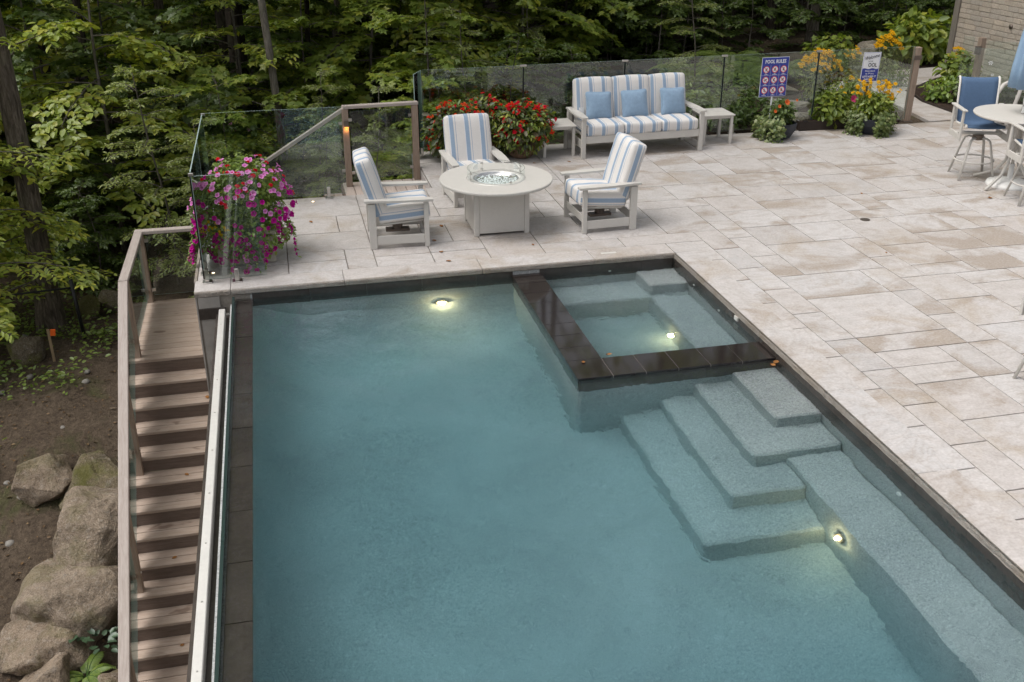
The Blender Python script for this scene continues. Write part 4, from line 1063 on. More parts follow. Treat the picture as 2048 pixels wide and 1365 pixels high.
for r_ in range(3):
    for c_ in range(3):
        x, z = -.150+.150*c_, 1.103-.162*r_
        d = MB().lathe([(.0005, 0), (.052, 0)], 28).build('symbol_disc', 'sign_white', s1, loc=(x, -.0056, z), rot=(R(90), 0, 0))
        MB().lathe([(.045, 0), (.056, 0)], 28).build('red_ring', 'sign_red', d, loc=(0, 0, .0008))
        fig = MB()
        rr = random.Random(40+r_*3+c_)
        a = rr.uniform(-.8, .8)
        fig.lathe([(.0005, 0), (.0095, 0)], 10, (.018*math.cos(a+1.2), .018*math.sin(a+1.2)+.004, 0))
        ca, sa = math.cos(a), math.sin(a)
        def seg(x0, y0, x1, y1, w_):
            dx, dy = x1-x0, y1-y0; l_ = math.hypot(dx, dy); nx_, ny_ = -dy/l_*w_, dx/l_*w_
            q = [(x0+nx_, y0+ny_), (x1+nx_, y1+ny_), (x1-nx_, y1-ny_), (x0-nx_, y0-ny_)]
            fig.add([(ca*p-sa*q_, sa*p+ca*q_, 0) for p, q_ in q], [(0, 3, 2, 1)])
        seg(-.004, .012, -.006, -.012, .006); seg(-.006, -.010, .012+.008*rr.random(), -.030, .004); seg(-.006, -.010, -.020, -.028, .004); seg(-.004, .008, .020, .006-.02*rr.random(), .0035); seg(-.004, .008, -.022, -.004, .0035)
        fig.build('figure', 'sign_black', d, loc=(0, 0, .0004))
        MB().box(-.047, .047, -.0042, .0042, 0, .0003, 0).build('red_bar', 'sign_red', d, loc=(0, 0, .0011), rot=(0, 0, R(-45)))
        letter(s1, 'No', .022, 'sign_white', x, z-.066, bold=.0004)
        box('caption', 'sign_white', s1, x-.03-.012*rr.random(), x+.03+.012*rr.random(), -.0055, -.0045, z-.0815, z-.0765, 0)
s2 = empty('welcome_sign', (5.135, 4.80, 0), R(4), 'white and blue Welcome to our OOL sign on a stake in the rudbeckia pot', 'sign')
s2.rotation_euler = (R(0), R(2), R(4))
box('stake', 'bronze', s2, -.02, .02, .004, .014, .30, .84, .001)
box('board', 'sign_white', s2, -.162, .162, -.001, .003, .823, 1.29, 0)
mb = MB(); n = 24; pts = [(-.150+.300*k/n, 1.03+.007*math.sin(k/n*4*PI)) for k in range(n+1)]
mb.v = [(x, -.003, z) for x, z in pts] + [(x, -.003, .833) for x, z in pts]; mb.f = [(k, k+1, n+2+k, n+1+k)[::-1] for k in range(n)]
mb.build('blue_field', 'sign_blue', s2)
for (a, b, c_, d) in ((-.153, -.150, .830, 1.283), (.150, .153, .830, 1.283), (-.15, .15, 1.279, 1.282)): box('border', 'sign_blue', s2, a, b, -.0042, -.0032, c_, d, 0)
letter(s2, 'Welcome', .082, 'sign_black', -.005, 1.212, -.004, .35, .0004, .262, R(12))
letter(s2, 'TO OUR', .024, 'sign_black', -.02, 1.145, -.004); letter(s2, 'OOL', .088, 'sign_black', .028, 1.085, -.004, 0, .0012, .165)
letter(s2, 'Notice there\'s', .036, 'sign_white', 0, .993, -.004, 0, .0004, .19); letter(s2, 'no "P" in it.', .036, 'sign_white', 0, .950, -.004, 0, .0004, .155)
letter(s2, 'LET\'S KEEP IT', .040, 'sign_white', 0, .902, -.004, 0, .001, .255); letter(s2, 'THIS WAY!', .040, 'sign_white', 0, .858, -.004, 0, .001, .185)

# black planter edging box by the fence
pb = empty('planter_edging', (4.60, 5.07, 0), R(-1.5), 'low black metal edging box between the two dark pots', 'planter')
box('front', 'edging', pb, -.42, .42, -.02, -.012, .003, .155, .001); box('end', 'edging', pb, .412, .42, -.0115, .12, .003, .155, .001); box('end', 'edging', pb, -.42, -.412, -.0115, .12, .003, .155, .001)
box('soil', 'mulch', pb, -.411, .411, -.011, .12, .003, .145, 0)
for x in (-.33, .12): box('handle', 'black_metal', pb, x-.04, x+.04, -.03, -.021, .155, .17, .002)

# house: brick wall of separate courses, corner board
ho = empty('house', (10.06, 6.5, 0), 0, 'buff split-face brick house wall with grey corner board', 'house')
MB().box(.03, .4, -4.2, 3.02, -.5, 4.2, 0).build('wall_core', 'grout', ho)
BR = [MB().box(0, .055, .0035, l-.0035, .0035, .0965, .007).mesh('brick', 'brick') for l in (.22, .30, .38)]
for k in range(30):
    z = -.2+k*.10; y = 2.86-(k % 2)*.13-rng.uniform(0, .06)
    first = 2.99-y
    y = 2.99
    while y > -1.8:
        j = rng.randrange(3); l = (.22, .30, .38)[j]
        o = link('brick', BR[j], ho, (-.022+rng.uniform(-.004, .004), y-l, z)); y -= l
        if z > 2.4 and y < 0: break
box('corner_board', 'house_board', ho, -.045, .05, 3.0, 3.17, -.4, 4.2, .006); box('corner_board', 'house_board', ho, .051, .4, 3.13, 3.175, -.4, 4.2, .004)
MB().lathe([(.045, 0), (.045, .03), (.0005, .035)], 12).build('wall_fitting', 'bronze', ho, True, (-.02, 1.3, 1.13), (0, R(-90), 0))
# folded cantilever arm seen behind the stool
ca_ = empty('metal_support', (7.55, 4.35, 0), R(20), 'grey angled metal support standing behind the blue stool', 'stand')
MB().tube([(-.42, 0, .62), (-.28, 0, .78), (.1, 0, .86), (.30, 0, .86)], .03, 10).build('arm', 'poly', ca_, True); MB().tube([(.30, 0, .86), (.22, 0, .55), (.0, 0, .003)], .03, 10).build('strut', 'poly', ca_, True); MB().tube([(.22, .02, .55), (.24, .02, .003)], .025, 10).build('leg', 'poly', ca_, True)
MB().lathe([(.05, -.03), (.05, .03)], 14).build('hinge', 'black_metal', ca_, True, (.30, -.0, .86), (R(90), 0, 0))

# garden path, beds, edging beyond the fence
path = MB().prism([(5.95, 8.05), (6.6, 7.55), (7.05, 7.25), (6.75, 5.255), (7.52, 5.255), (7.55, 6.7), (7.85, 7.75), (9.2, 8.75), (10.0, 9.05), (10.0, 9.9), (8.8, 9.7), (7.3, 9.0)], -.10, -.006).build('path', 'stone'); tag(path, kind='structure')
bed = MB().prism([(2.3, 5.30), (6.2, 5.36), (6.72, 6.0), (7.0, 7.22), (6.55, 7.5), (5.9, 8.02), (7.25, 9.05), (8.8, 9.76), (10.0, 9.98), (12.5, 13.0), (3.6, 12.0), (2.4, 7.5)], -.10, -.018).build('garden_bed', 'mulch'); tag(bed, kind='structure')
bed2 = MB().prism([(7.56, 5.27), (9.95, 3.5), (9.95, 8.95), (9.2, 8.68), (7.9, 7.7), (7.59, 6.7)], -.10, -.010).build('garden_bed', 'mulch'); tag(bed2, kind='structure')
eb = MB().tube([(7.9, 7.72, .0), (7.575, 6.7, .0), (7.545, 5.75, .0), (7.75, 4.9, .0), (8.3, 3.9, .0)], .012, 6).build('bed_edging', 'edging'); eb.scale = (1, 1, 2.5); tag(eb, 'thin dark metal edging curving along the mulch bed beside the gate', 'edging')
tw = empty('terrace_wing', (0, 0, 0)); bpy.data.objects.remove(tw)
# ---------------------------------------------------------------- plants
def rdir(r, up=.3):
    a = r.uniform(0, 2*PI); z = r.uniform(-1, 1)*.8+up; c = math.sqrt(max(.05, 1-min(1, z*z))); return np.array([c*math.cos(a), c*math.sin(a), z])
def mound_leaves(r, n, c, rad, size, droop=.4, shell=.55, zmin=None):
    """leaves spread through an ellipsoid, denser at the skin, each tilted outwards"""
    P_, D_, N_, S_ = [], [], [], []
    while len(P_) < n:
        d = np.array([r.gauss(0, 1) for _ in range(3)]); d /= np.linalg.norm(d)
        q = 1-(r.random()**1.6)*shell
        q *= 1+.16*noise.noise(Vector(d*2.3+np.array(c)*3))
        p = np.array(c)+d*np.array(rad)*q
        if zmin is not None and p[2] < zmin: continue
        nn = d*.7+np.array([r.gauss(0, .45), r.gauss(0, .45), r.gauss(0, .3)+.75]); nn /= np.linalg.norm(nn)
        t = np.cross(nn, [r.gauss(0, 1), r.gauss(0, 1), r.gauss(0, .4)])+d*.5; t[2] -= droop*r.random()
        P_.append(p); D_.append(t); N_.append(nn); S_.append(size*r.uniform(.65, 1.25))
    return P_, D_, N_, S_
def petunia_mesh(mat, R_=.03):
    mb = MB(); n = 20
    for (rr, z) in ((.08, -.035), (.16, -.012), (.5, -.002), (1.0, .0)):
        for k in range(n):
            a = 2*PI*k/n; f = 1-(.16*(1-abs(math.cos(a*2.5))) if rr > .9 else 0); mb.v.append((R_*rr*f*math.cos(a), R_*rr*f*math.sin(a), z*(R_/.03)+(.004*math.sin(a*5) if rr > .9 else 0)))
    for i in range(3):
        for k in range(n): a = i*n+k; b = i*n+(k+1) % n; mb.f.append((a, b, b+n, a+n))
    return mb.mesh('flower', mat, True)
def daisy_mesh(mat, np_=11, R_=.037):
    mb = MB()
    for k in range(np_):
        a = 2*PI*k/np_; c, s = math.cos(a), math.sin(a); w_ = .0085
        mb.add([(.006*c, .006*s, 0), (.022*c-w_*s, .022*s+w_*c, .002), (R_*c, R_*s, -.008), (.022*c+w_*s, .022*s-w_*c, .002)], [(0, 3, 2, 1)])
    mb.lathe([(.009, .001), (.0085, .008), (.0005, .012)], 8)
    return mb.mesh('flower', mat)
def cluster_mesh(mat, seed, R_=.022, n=5):
    r = random.Random(seed); mb = MB()
    for k in range(n):
        a = 2*PI*k/n+r.random()*.4; c, s = math.cos(a), math.sin(a); l_ = R_*r.uniform(.8, 1.2); w_ = R_*.42
        mb.add([(0, 0, 0), (.5*l_*c-w_*s, .5*l_*s+w_*c, .005), (l_*c, l_*s, -.006-.006*r.random()), (.5*l_*c+w_*s, .5*l_*s-w_*c, .005)], [(0, 3, 2, 1)])
    return mb.mesh('flower', mat)
def stick(par, me, p, d, s=1.0):
    q = Vector(d).to_track_quat('Z', 'Y'); o = link('flower', me, par, p, (0, 0, 0), s); o.rotation_mode = 'QUATERNION'; o.rotation_quaternion = q; return o

# petunias in a square stone planter
pr = random.Random(5)
pe = empty('petunia_planter', (-4.76, .98, 0), R(2), 'square stone planter spilling pink and magenta petunias at the glass corner', 'planter')
box('pot', 'pot_stone', pe, -.31, .31, -.28, .30, .003, .34, .015); box('pot_rim', 'pot_stone', pe, -.33, .33, -.30, .32, .341, .38, .01)
for (n, c, rad, sz, mat) in ((2800, (0, .02, .66), (.47, .43, .46), .055, 'leaf_lime'), (1500, (.02, 0, .74), (.42, .38, .44), .05, 'leaf_fern'), (2600, (0, -.06, .36), (.53, .48, .34), .05, 'leaf_lime')):
    P_, D_, N_, S_ = mound_leaves(pr, n, c, rad, sz, .5, .5, .06)
    o = link('foliage', leaves_mesh('foliage', P_, D_, N_, S_, T_OVAL, mat), pe); tag(o, kind='stuff')
FP, FM, FR, FW, FY = petunia_mesh('petal_pink'), petunia_mesh('petal_magenta', .032), cluster_mesh('petal_red', 1, .028, 7), cluster_mesh('petal_white', 2, .012), cluster_mesh('petal_yellow', 3, .02, 6)
def on_mound(r, c, rad, phi, th):
    d = np.array([math.cos(th)*math.cos(phi), math.cos(th)*math.sin(phi), math.sin(th)]); return np.array(c)+d*np.array(rad), d
for k in range(262):
    th = pr.uniform(-.85, 1.25); phi = pr.uniform(-PI*.98, .35) if pr.random() < .85 else pr.uniform(-PI, PI)
    c, rad = (0, -.02, .56), (.55, .50, .62)
    p, d = on_mound(pr, c, rad, phi, th); p = np.array(c)+(p-np.array(c))*pr.uniform(.93, 1.06)
    p = np.array(c)+(p-np.array(c))*(1+.16*noise.noise(Vector((p[0]*4, p[1]*4, p[2]*4))))
    if p[2] < .05: continue
    d = d+np.array([pr.gauss(0, .25), pr.gauss(0, .25)-.25, .25+pr.gauss(0, .2)])
    hi = (p[2]-.45)/.7+pr.gauss(0, .18)
    if hi > .45: me = FP if pr.random() < .72 else FR
    elif hi > .25: me = FP if pr.random() < .5 else FM
    else: me = FM if pr.random() < .93 else FW
    stick(pe, me, p, d, pr.uniform(.8, 1.2))
for k in range(9):   # trailing strands over the front and sides
    a = -PI/2+pr.uniform(-1.5, 1.3); z = pr.uniform(.30, .48); q = .50; st_ = []; TP, TD, TN, TS = [], [], [], []
    while z > .03:
        p = np.array([q*math.cos(a)*1.08, q*math.sin(a), z]); st_.append(p); TP.append(p); TD.append((math.cos(a)+pr.gauss(0, .6), math.sin(a)+pr.gauss(0, .6), -.3)); TN.append((math.cos(a), math.sin(a), .8)); TS.append(pr.uniform(.03, .05))
        if pr.random() < .38: stick(pe, FM if pr.random() < .8 else FP, p+np.array([0, -.02, .01]), (math.cos(a)+pr.gauss(0, .4), math.sin(a)-.3, pr.gauss(.1, .4)), pr.uniform(.6, 1.15))
        z -= .022; q += .006+pr.gauss(0, .006); a += pr.gauss(0, .03)
    o = link('trailing_leaves', leaves_mesh('trailing_leaves', TP, TD, TN, TS, T_OVAL, 'leaf_lime'), pe); tag(o, kind='stuff'); MB().tube(st_, .003, 4, False).build('trailing_stem', 'stem_green', pe)
for k in range(22):
    p, d = on_mound(pr, (0, 0, .5), (.52, .47, .5), -2.2+pr.gauss(0, .2), pr.uniform(-.3, .1)); stick(pe, FY, p, d+np.array([0, -.3, .5]), 1.0)
for k in range(14):
    p, d = on_mound(pr, (0, 0, .6), (.53, .48, .55), -.6+pr.gauss(0, .3), pr.uniform(-.4, .2)); stick(pe, FW, p, d+np.array([0, -.3, .5]), 1.0)

# red begonias
def begonia(loc, label, seed, pot, squash):
    r = random.Random(seed); t = empty('begonia_planter', loc, 0, label, 'planter', 'planters of red begonias by the fence')
    if pot: MB().lathe([(.14, .003), (.20, .05), (.245, .18), (.25, .27), (.235, .275), (.22, .24), (.0005, .24)], 28).build('pot', 'pot_brown', t, True)
    else: MB().lathe([(.16, .003), (.20, .10), (.22, .30), (.21, .305), (.20, .26), (.0005, .26)], 28).build('pot', 'pot_stone', t, True)
    c, rad = (0, 0, .46), squash
    P_, D_, N_, S_ = mound_leaves(r, 1500, c, rad, .10, .5, .6, .05); o = link('foliage', leaves_mesh('foliage', P_, D_, N_, S_, T_OVAL, 'leaf_bronze'), t); tag(o, kind='stuff')
    P_, D_, N_, S_ = mound_leaves(r, 1300, c, np.array(rad)*1.05, .085, .5, .5, .05); o = link('foliage', leaves_mesh('foliage', P_, D_, N_, S_, T_ASH, 'leaf_maple' if pot else 'leaf_lime'), t); tag(o, kind='stuff')
    fm = [cluster_mesh('petal_red', 10, .030, 5)]+[cluster_mesh('petal_scarlet', 14+k, .030, 4) for k in range(2)]+[cluster_mesh('petal_red' if pot else 'petal_orange', 17, .030, 5)]
    for k in range(100):
        th = r.uniform(-.45, 1.3); phi = r.uniform(-PI, PI)
        p, d = on_mound(r, c, rad, phi, th); p = np.array(c)+(p-np.array(c))*r.uniform(.9, 1.08)
        for j in range(r.choice((1, 2, 2))):
            stick(t, fm[r.randrange(4)], p+np.array([r.gauss(0, .03), r.gauss(0, .03), r.gauss(0, .03)]), d+np.array([r.gauss(0, .4), r.gauss(0, .4)-.3, .3]), r.uniform(.95, 1.5))
    return t
begonia((-.72, 4.52, 0), 'round brown pot of red begonias beside the left side table', 31, True, (.46, .42, .36))
begonia((-1.72, 4.50, 0), 'pot of red begonias at the left end of the back fence', 32, False, (.46, .40, .40))
begonia((-1.24, 4.74, 0), 'middle pot of red begonias half hidden behind the striped chair', 33, True, (.40, .32, .40))

# rudbeckias, hibiscus and ivy in dark bowls
DAISY = daisy_mesh('petal_gold')
def bowl(t):
    MB().lathe([(.15, .003), (.19, .02), (.265, .15), (.285, .26), (.27, .262), (.25, .22), (.0005, .21)], 8).build('pot', 'pot_dark', t); MB().lathe([(.25, .225), (.0005, .235)], 20).build('soil', 'potting_soil', t)
def ivy(t, r, sides):
    P_, D_, N_, S_ = [], [], [], []
    for a0 in sides:
        for k in range(11):
            a = a0+r.gauss(0, .20); L_ = r.uniform(.18, .46); q = .18
            for j in range(int(L_/.017)):
                s = j*.017; rad = .20+min(s, .13)+.05*math.sin(min(1, s/.2)*PI); z = .27+.06*math.sin(min(1, s/.14)*PI)-max(0, s-.12)*.95
                if z < .025: z = .025+.012*r.random(); rad += (s-.32)*.6
                p = np.array([rad*math.cos(a), rad*math.sin(a), z])+np.array([r.gauss(0, .032) for _ in range(3)])
                if p[2] < .02: p[2] = .02
                o = np.array([math.cos(a), math.sin(a), 0]); P_.append(p); D_.append(o*.4+np.array([r.gauss(0, .6), r.gauss(0, .6), -.5])); N_.append(o*.8+np.array([r.gauss(0, .3), r.gauss(0, .3), .8])); S_.append(r.uniform(.045, .075))
    o = link('ivy', leaves_mesh('ivy', P_, D_, N_, S_, T_MAPLE, 'leaf_ivy'), t); tag(o, 'pale variegated ivy trailing over the rim', kind='stuff')
r = random.Random(50)
b1 = empty('hibiscus_pot', (3.62, 4.72, 0), R(10), 'dark bowl of trailing ivy and orange flowers below the POOL RULES sign', 'planter', None); bowl(b1); ivy(b1, r, (R(160), R(195), R(225)))
P_, D_, N_, S_ = mound_leaves(r, 650, (.02, .03, .42), (.24, .22, .17), .075, .2, .8); o = link('foliage', leaves_mesh('foliage', P_, D_, N_, S_, T_OVAL, 'leaf_dark'), b1); tag(o, kind='stuff')
HO = petunia_mesh('petal_orange', .05)
for p, s in (((.02, -.12, .60), 1.0), ((-.13, -.13, .55), .6), ((-.21, -.14, .48), .6), ((.26, -.05, .60), .45)): stick(b1, HO, p, (-.1, -.9, .35), s)
b2 = empty('rudbeckia_pot', (5.25, 4.72, 0), R(-8), 'dark bowl of ivy and yellow rudbeckias below the welcome sign', 'planter', None); bowl(b2); ivy(b2, r, (R(185), R(212), R(285), R(312), R(350)))
P_, D_, N_, S_ = mound_leaves(r, 900, (.06, .02, .44), (.30, .24, .20), .085, .2, .8); o = link('foliage', leaves_mesh('foliage', P_, D_, N_, S_, T_OVAL, 'leaf_maple'), b2); tag(o, kind='stuff')
mb = MB()
for k in range(62):
    if k < 26: x, z = r.gauss(-.20, .11), r.uniform(.62, .88)
    else: x, z = r.gauss(.22, .10), r.uniform(.52, .84)
    y = r.gauss(.0, .08); stick(b2, DAISY, (x, y, z), (r.gauss(0, .35), -.55+r.gauss(0, .3), .75), r.uniform(.8, 1.15)); mb.tube([(x*.4, y*.4, .36), (x*.8, y*.8, z*.75), (x, y, z-.004)], .0022, 3, False)
o = mb.build('stems', 'stem_green', b2); tag(o, kind='stuff')
hp = empty('hibiscus_bush', (4.88, 5.08, 0), 0, 'broad green bush with one hot pink bloom beside the welcome sign pot', 'bush', None)
P_, D_, N_, S_ = mound_leaves(r, 520, (-.05, .10, .32), (.34, .20, .30), .12, .6, .7, .03); o = link('foliage', leaves_mesh('foliage', P_, D_, N_, S_, T_OVAL, 'leaf_maple'), hp); tag(o, kind='stuff')
MB().tube([(0, .1, -.02), (-.02, .1, .3)], .012, 6).build('stem', 'stem_green', hp)
stick(hp, petunia_mesh('petal_hot_pink', .065), (.17, -.12, .52), (.2, -.9, .3))

# rudbeckia clumps behind the fence
def rudbeckia(x, y, h, rad, n, label, seed):
    r = random.Random(seed); z0 = gz(x, y); t = empty('rudbeckia_clump', (x, y, z0), 0, label, 'flowers', 'yellow rudbeckia clumps in the garden bed')
    P_, D_, N_, S_ = mound_leaves(r, 700, (0, 0, h*.38), (rad*.9, rad*.8, h*.42), .10, .3, .8, .0); o = link('foliage', leaves_mesh('foliage', P_, D_, N_, S_, T_ASH, 'leaf_shrub'), t); tag(o, kind='stuff')
    mb = MB()
    for k in range(n):
        a = r.uniform(0, 2*PI); q = rad*math.sqrt(r.random()); p = (q*math.cos(a), q*math.sin(a)*.8, h*(1-.30*(q/rad)**2)*r.uniform(.86, 1.04)); stick(t, DAISY, p, (p[0]*.6+r.gauss(0, .25), p[1]*.6-.5, .8), r.uniform(1.0, 1.4)); mb.tube([(p[0]*.3, p[1]*.3, 0), p], .003, 3, False)
    o = mb.build('stems', 'stem_green', t); tag(o, kind='stuff')
rudbeckia(5.72, 7.35, .98, .42, 95, 'large clump of yellow rudbeckias between the two signs behind the glass', 61)
rudbeckia(6.15, 6.75, .62, .30, 16, 'few low yellow rudbeckias under the larger clump behind the glass', 62)
rudbeckia(8.05, 8.85, 1.02, .30, 70, 'tight clump of yellow rudbeckias behind the end post', 63)
rudbeckia(7.35, 8.9, .78, .22, 14, 'sparse yellow rudbeckias just left of the end post clump', 64)
rudbeckia(9.55, 8.6, .72, .22, 22, 'small yellow flowers at the house corner', 65)

def bush(name, x, y, c, rad, n, size, tm, mat, label, cat, seed, group=None, z=None, stems=True, droop=.35):
    r = random.Random(seed); z0 = gz(x, y) if z is None else z; t = empty(name, (x, y, z0), 0, label, cat, group)
    P_, D_, N_, S_ = mound_leaves(r, n, c, rad, size, droop, .75, .0); o = link('foliage', leaves_mesh('foliage', P_, D_, N_, S_, tm, mat), t); tag(o, kind='stuff')
    if stems:
        mb = MB()
        for k in range(9): a = r.uniform(0, 6.28); mb.tube([(0, 0, -.03), (.4*rad[0]*math.cos(a), .4*rad[1]*math.sin(a), c[2]*.8), (.75*rad[0]*math.cos(a), .75*rad[1]*math.sin(a), c[2]+rad[2]*.5)], [.014, .01, .004], 5, False)
        mb.build('stems', 'bark', t)
    return t
bush('hydrangea_bush', 9.95, 10.6, (0, 0, .55), (.85, .6, .58), 800, .22, T_OVAL, 'leaf_maple', 'large-leaved bright green bush behind the path near the house', 'bush', 71)
bush('hydrangea_bush', 9.2, 8.05, (0, 0, .35), (.38, .3, .36), 330, .16, T_OVAL, 'leaf_maple', 'leafy bush at the foot of the house corner board', 'bush', 72)
bush('hydrangea_bush', 8.15, 6.75, (0, 0, .24), (.50, .36, .25), 500, .11, T_OVAL, 'leaf_lime', 'low light green bush beside the gate path', 'bush', 73)
bush('low_shrub', 8.9, 6.2, (0, 0, .25), (.4, .3, .3), 380, .10, T_OVAL, 'leaf_dark', 'dark low shrub against the brick wall behind the glass gate', 'bush', 74)
bush('garden_shrub', 6.0, 6.6, (0, 0, .25), (.45, .4, .32), 700, .09, T_ASH, 'leaf_shrub', 'grey-green feathery shrub behind the glass under the rudbeckias', 'bush', 75)
bush('garden_shrub', 7.6, 10.3, (0, 0, .35), (.6, .4, .42), 520, .13, T_MAPLE, 'leaf_maple', 'mid green shrub with pointed leaves behind the garden boulders', 'bush', 76)
bush('garden_shrub', 7.9, 8.2, (0, 0, .2), (.35, .3, .28), 520, .07, T_ASH, 'leaf_dark', 'dark green shrub spilling over a rock by the end post', 'bush', 77)
for k, (x, y, s) in enumerate(((3.05, 5.7, .5), (2.6, 6.3, .6), (3.6, 6.2, .55))):
    bush('bed_shrub', x, y, (0, 0, .3), (s, s*.8, s*.85), 620, .12, T_OVAL if k % 2 else T_ASH, ('leaf_dark', 'leaf_fern', 'leaf_dark')[k], ('dark leafy shrub behind the glass left of the POOL RULES sign', 'green shrub behind the glass beside the right side table', 'shaded shrub right behind the POOL RULES sign')[k], 'bush', 80+k)

# ferns
def fern(name, x, y, n, ln, label, seed, mat='leaf_fern', z=None, group=None, lift=.8):
    r = random.Random(seed); t = empty(name, (x, y, gz(x, y) if z is None else z), 0, label, 'fern', group); P_, D_, N_, S_ = [], [], [], []; mb = MB()
    for k in range(n):
        a = 2*PI*k/n+r.gauss(0, .3); l_ = ln*r.uniform(.7, 1.1); pts = []
        for j in range(15):
            s = j/14; hor = l_*(s*.92); ver = l_*(lift*s-.85*lift*s*s*1.05)
            pts.append(np.array([hor*math.cos(a), hor*math.sin(a), ver+.03]))
        mb.tube(pts, [.006*(1-.8*j/14) for j in range(15)], 3, False)
        for j in range(2, 15):
            for sub in range(2):
                if j+sub*.5 > 14: continue
                p = pts[j] if not sub else (pts[j]+pts[min(14, j+1)])/2; fwd = pts[min(14, j+1)]-pts[j-1]; fwd /= np.linalg.norm(fwd); sd = np.cross(fwd, [0, 0, 1]); sd /= np.linalg.norm(sd)+1e-6
                w_ = l_*.26*math.sin(PI*min(1, (j/14)*.9+.12))
                for s in (-1, 1): P_.append(p); D_.append(sd*s+fwd*.45+np.array([0, 0, -.15])); N_.append(np.cross(fwd, sd)*-1+np.array([0, 0, .6])); S_.append(max(.03, w_))
    mb.build('stems', 'stem_green', t); o = link('fronds', leaves_mesh('fronds', P_, D_, N_, S_, (T_ASH[0]*np.array([1, .8, 1]), T_ASH[1]), mat), t); tag(o, kind='stuff')
for k, (x, y, s, n, lb) in enumerate(((4.9, 8.9, 1.15, 14, 'large arching fern above the POOL RULES sign'), (6.1, 9.6, 1.1, 13, 'large arching fern left of the tall rudbeckias'), (4.1, 9.6, 1.0, 12, 'arching fern behind the right end of the sofa'), (5.5, 10.8, 1.1, 12, 'tall fern deeper in shade behind the fern pair'))):
    fern('fern', x, y, n, s, lb, 90+k, lift=1.15)
fern('fern', -6.62, -1.90, 9, .34, 'small bright fern at the foot of the stairs', 97, 'leaf_lime', lift=1.0)

# hostas at the foot of the stairs
def hosta(x, y, s, label, seed):
    r = random.Random(seed); t = empty('hosta', (x, y, gz(x, y)+.05), 0, label, 'plant', 'dark leafy plants beside the stairs')
    for k in range(20):
        a = r.uniform(0, 2*PI); q = r.uniform(.03, .15)*s; n = leaves_mesh('leaf', [(0, 0, 0)], [(1, 0, .35)], [(-.3, 0, 1)], [.125*s*r.uniform(.7, 1.1)], T_OVAL, 'leaf_hosta')
        link('leaf', n, t, (q*math.cos(a), q*math.sin(a), .06+.14*r.random()), (r.gauss(0, .15), r.gauss(0, .15), a))
hosta(-6.67, -1.46, 1.15, 'dark green broad-leaved plant between the boulders and the stairs', 101); hosta(-6.46, -1.66, .9, 'smaller dark leafy plant just below the broad-leaved one', 102); hosta(-6.42, -.86, 1.0, 'dark leafy plant growing beside the stair railing higher up', 103)

# boulders
def boulder(name, x, y, z, sx, sy, sz, rz, mat, label, seed, rough=.22, group='boulders beside the stairs'):
    # broken block: hull of a few corners, edges worn round, then weathered
    bm = bmesh.new(); o3 = Vector((seed*3.7, seed*1.3, 0)); rr = random.Random(seed*7+1)
    for k in range(15):
        d = Vector((rr.gauss(0, 1), rr.gauss(0, 1), rr.gauss(0, .8))).normalized()*rr.uniform(.92, 1.12); bm.verts.new(d)
    h = bmesh.ops.convex_hull(bm, input=bm.verts[:])
    bmesh.ops.delete(bm, geom=list({g for g in h['geom_interior'] if isinstance(g, bmesh.types.BMVert)}), context='VERTS')
    bmesh.ops.bevel(bm, geom=bm.edges[:], offset=.13, segments=3, profile=.6, affect='EDGES', clamp_overlap=True)
    bmesh.ops.triangulate(bm, faces=bm.faces[:])
    for _ in range(3):
        bmesh.ops.subdivide_edges(bm, edges=[e for e in bm.edges if e.calc_length() > .09], cuts=1); bmesh.ops.triangulate(bm, faces=bm.faces[:])
    bmesh.ops.smooth_vert(bm, verts=bm.verts[:], factor=.4, use_axis_x=True, use_axis_y=True, use_axis_z=True)
    for v_ in bm.verts:
        p = v_.co.copy(); n = p.normalized()
        p += n*(rough*.35*noise.noise(n*1.6+o3)+.045*noise.noise(p*4.5+o3)+.022*noise.noise(p*11+o3)+.010*noise.noise(p*26+o3))
        v_.co = Vector((p.x*sx, p.y*sy, p.z*sz))
    bmesh.ops.recalc_face_normals(bm, faces=bm.faces[:])
    for f in bm.faces: f.smooth = True
    me = bpy.data.meshes.new(name); bm.to_mesh(me); bm.free(); me.materials.append(MATS[mat]); o = link(name, me, None, (x, y, z), (0, 0, rz)); tag(o, label, 'boulder', group); return o
boulder('boulder', -7.35, .74, -2.45, .36, .42, .34, .3, 'granite', 'pale angular boulder at the far end of the stair boulders', 1)
boulder('boulder', -6.78, .52, -2.52, .44, .46, .40, .1, 'granite_moss', 'mossy brown boulder tucked behind the stair railing', 2)
boulder('boulder', -6.72, -.22, -2.68, .60, .78, .52, -.25, 'granite', 'long pinkish boulder beside the middle of the stairs', 3)
boulder('boulder', -6.80, -.92, -2.92, .66, .70, .54, .2, 'granite', 'big grey rounded boulder below the long pinkish one', 4)
boulder('boulder', -7.04, -1.42, -3.10, .52, .48, .40, .7, 'granite', 'flat grey boulder beside the dark leafy plants', 5)
boulder('boulder', -7.08, -1.92, -3.12, .40, .36, .34, .5, 'granite', 'rust-stained boulder in the bottom left corner', 6)
boulder('boulder', -6.36, -2.02, -3.28, .20, .28, .26, .2, 'granite', 'small brown boulder beside the fern at the stairs', 7)
boulder('boulder', -7.95, 3.5, -2.02, .26, .24, .26, .2, 'granite_moss', 'round boulder in shade left of the big trunk', 8, group='boulders under the trees')
boulder('boulder', -7.3, 4.8, -1.98, .26, .24, .26, .9, 'granite_moss', 'round boulder in shade right of the big trunk', 9, group='boulders under the trees')
boulder('boulder', -6.98, 4.85, -1.98, .26, .28, .22, .4, 'granite_moss', 'low boulder in shade behind the landing railing', 10, group='boulders under the trees')
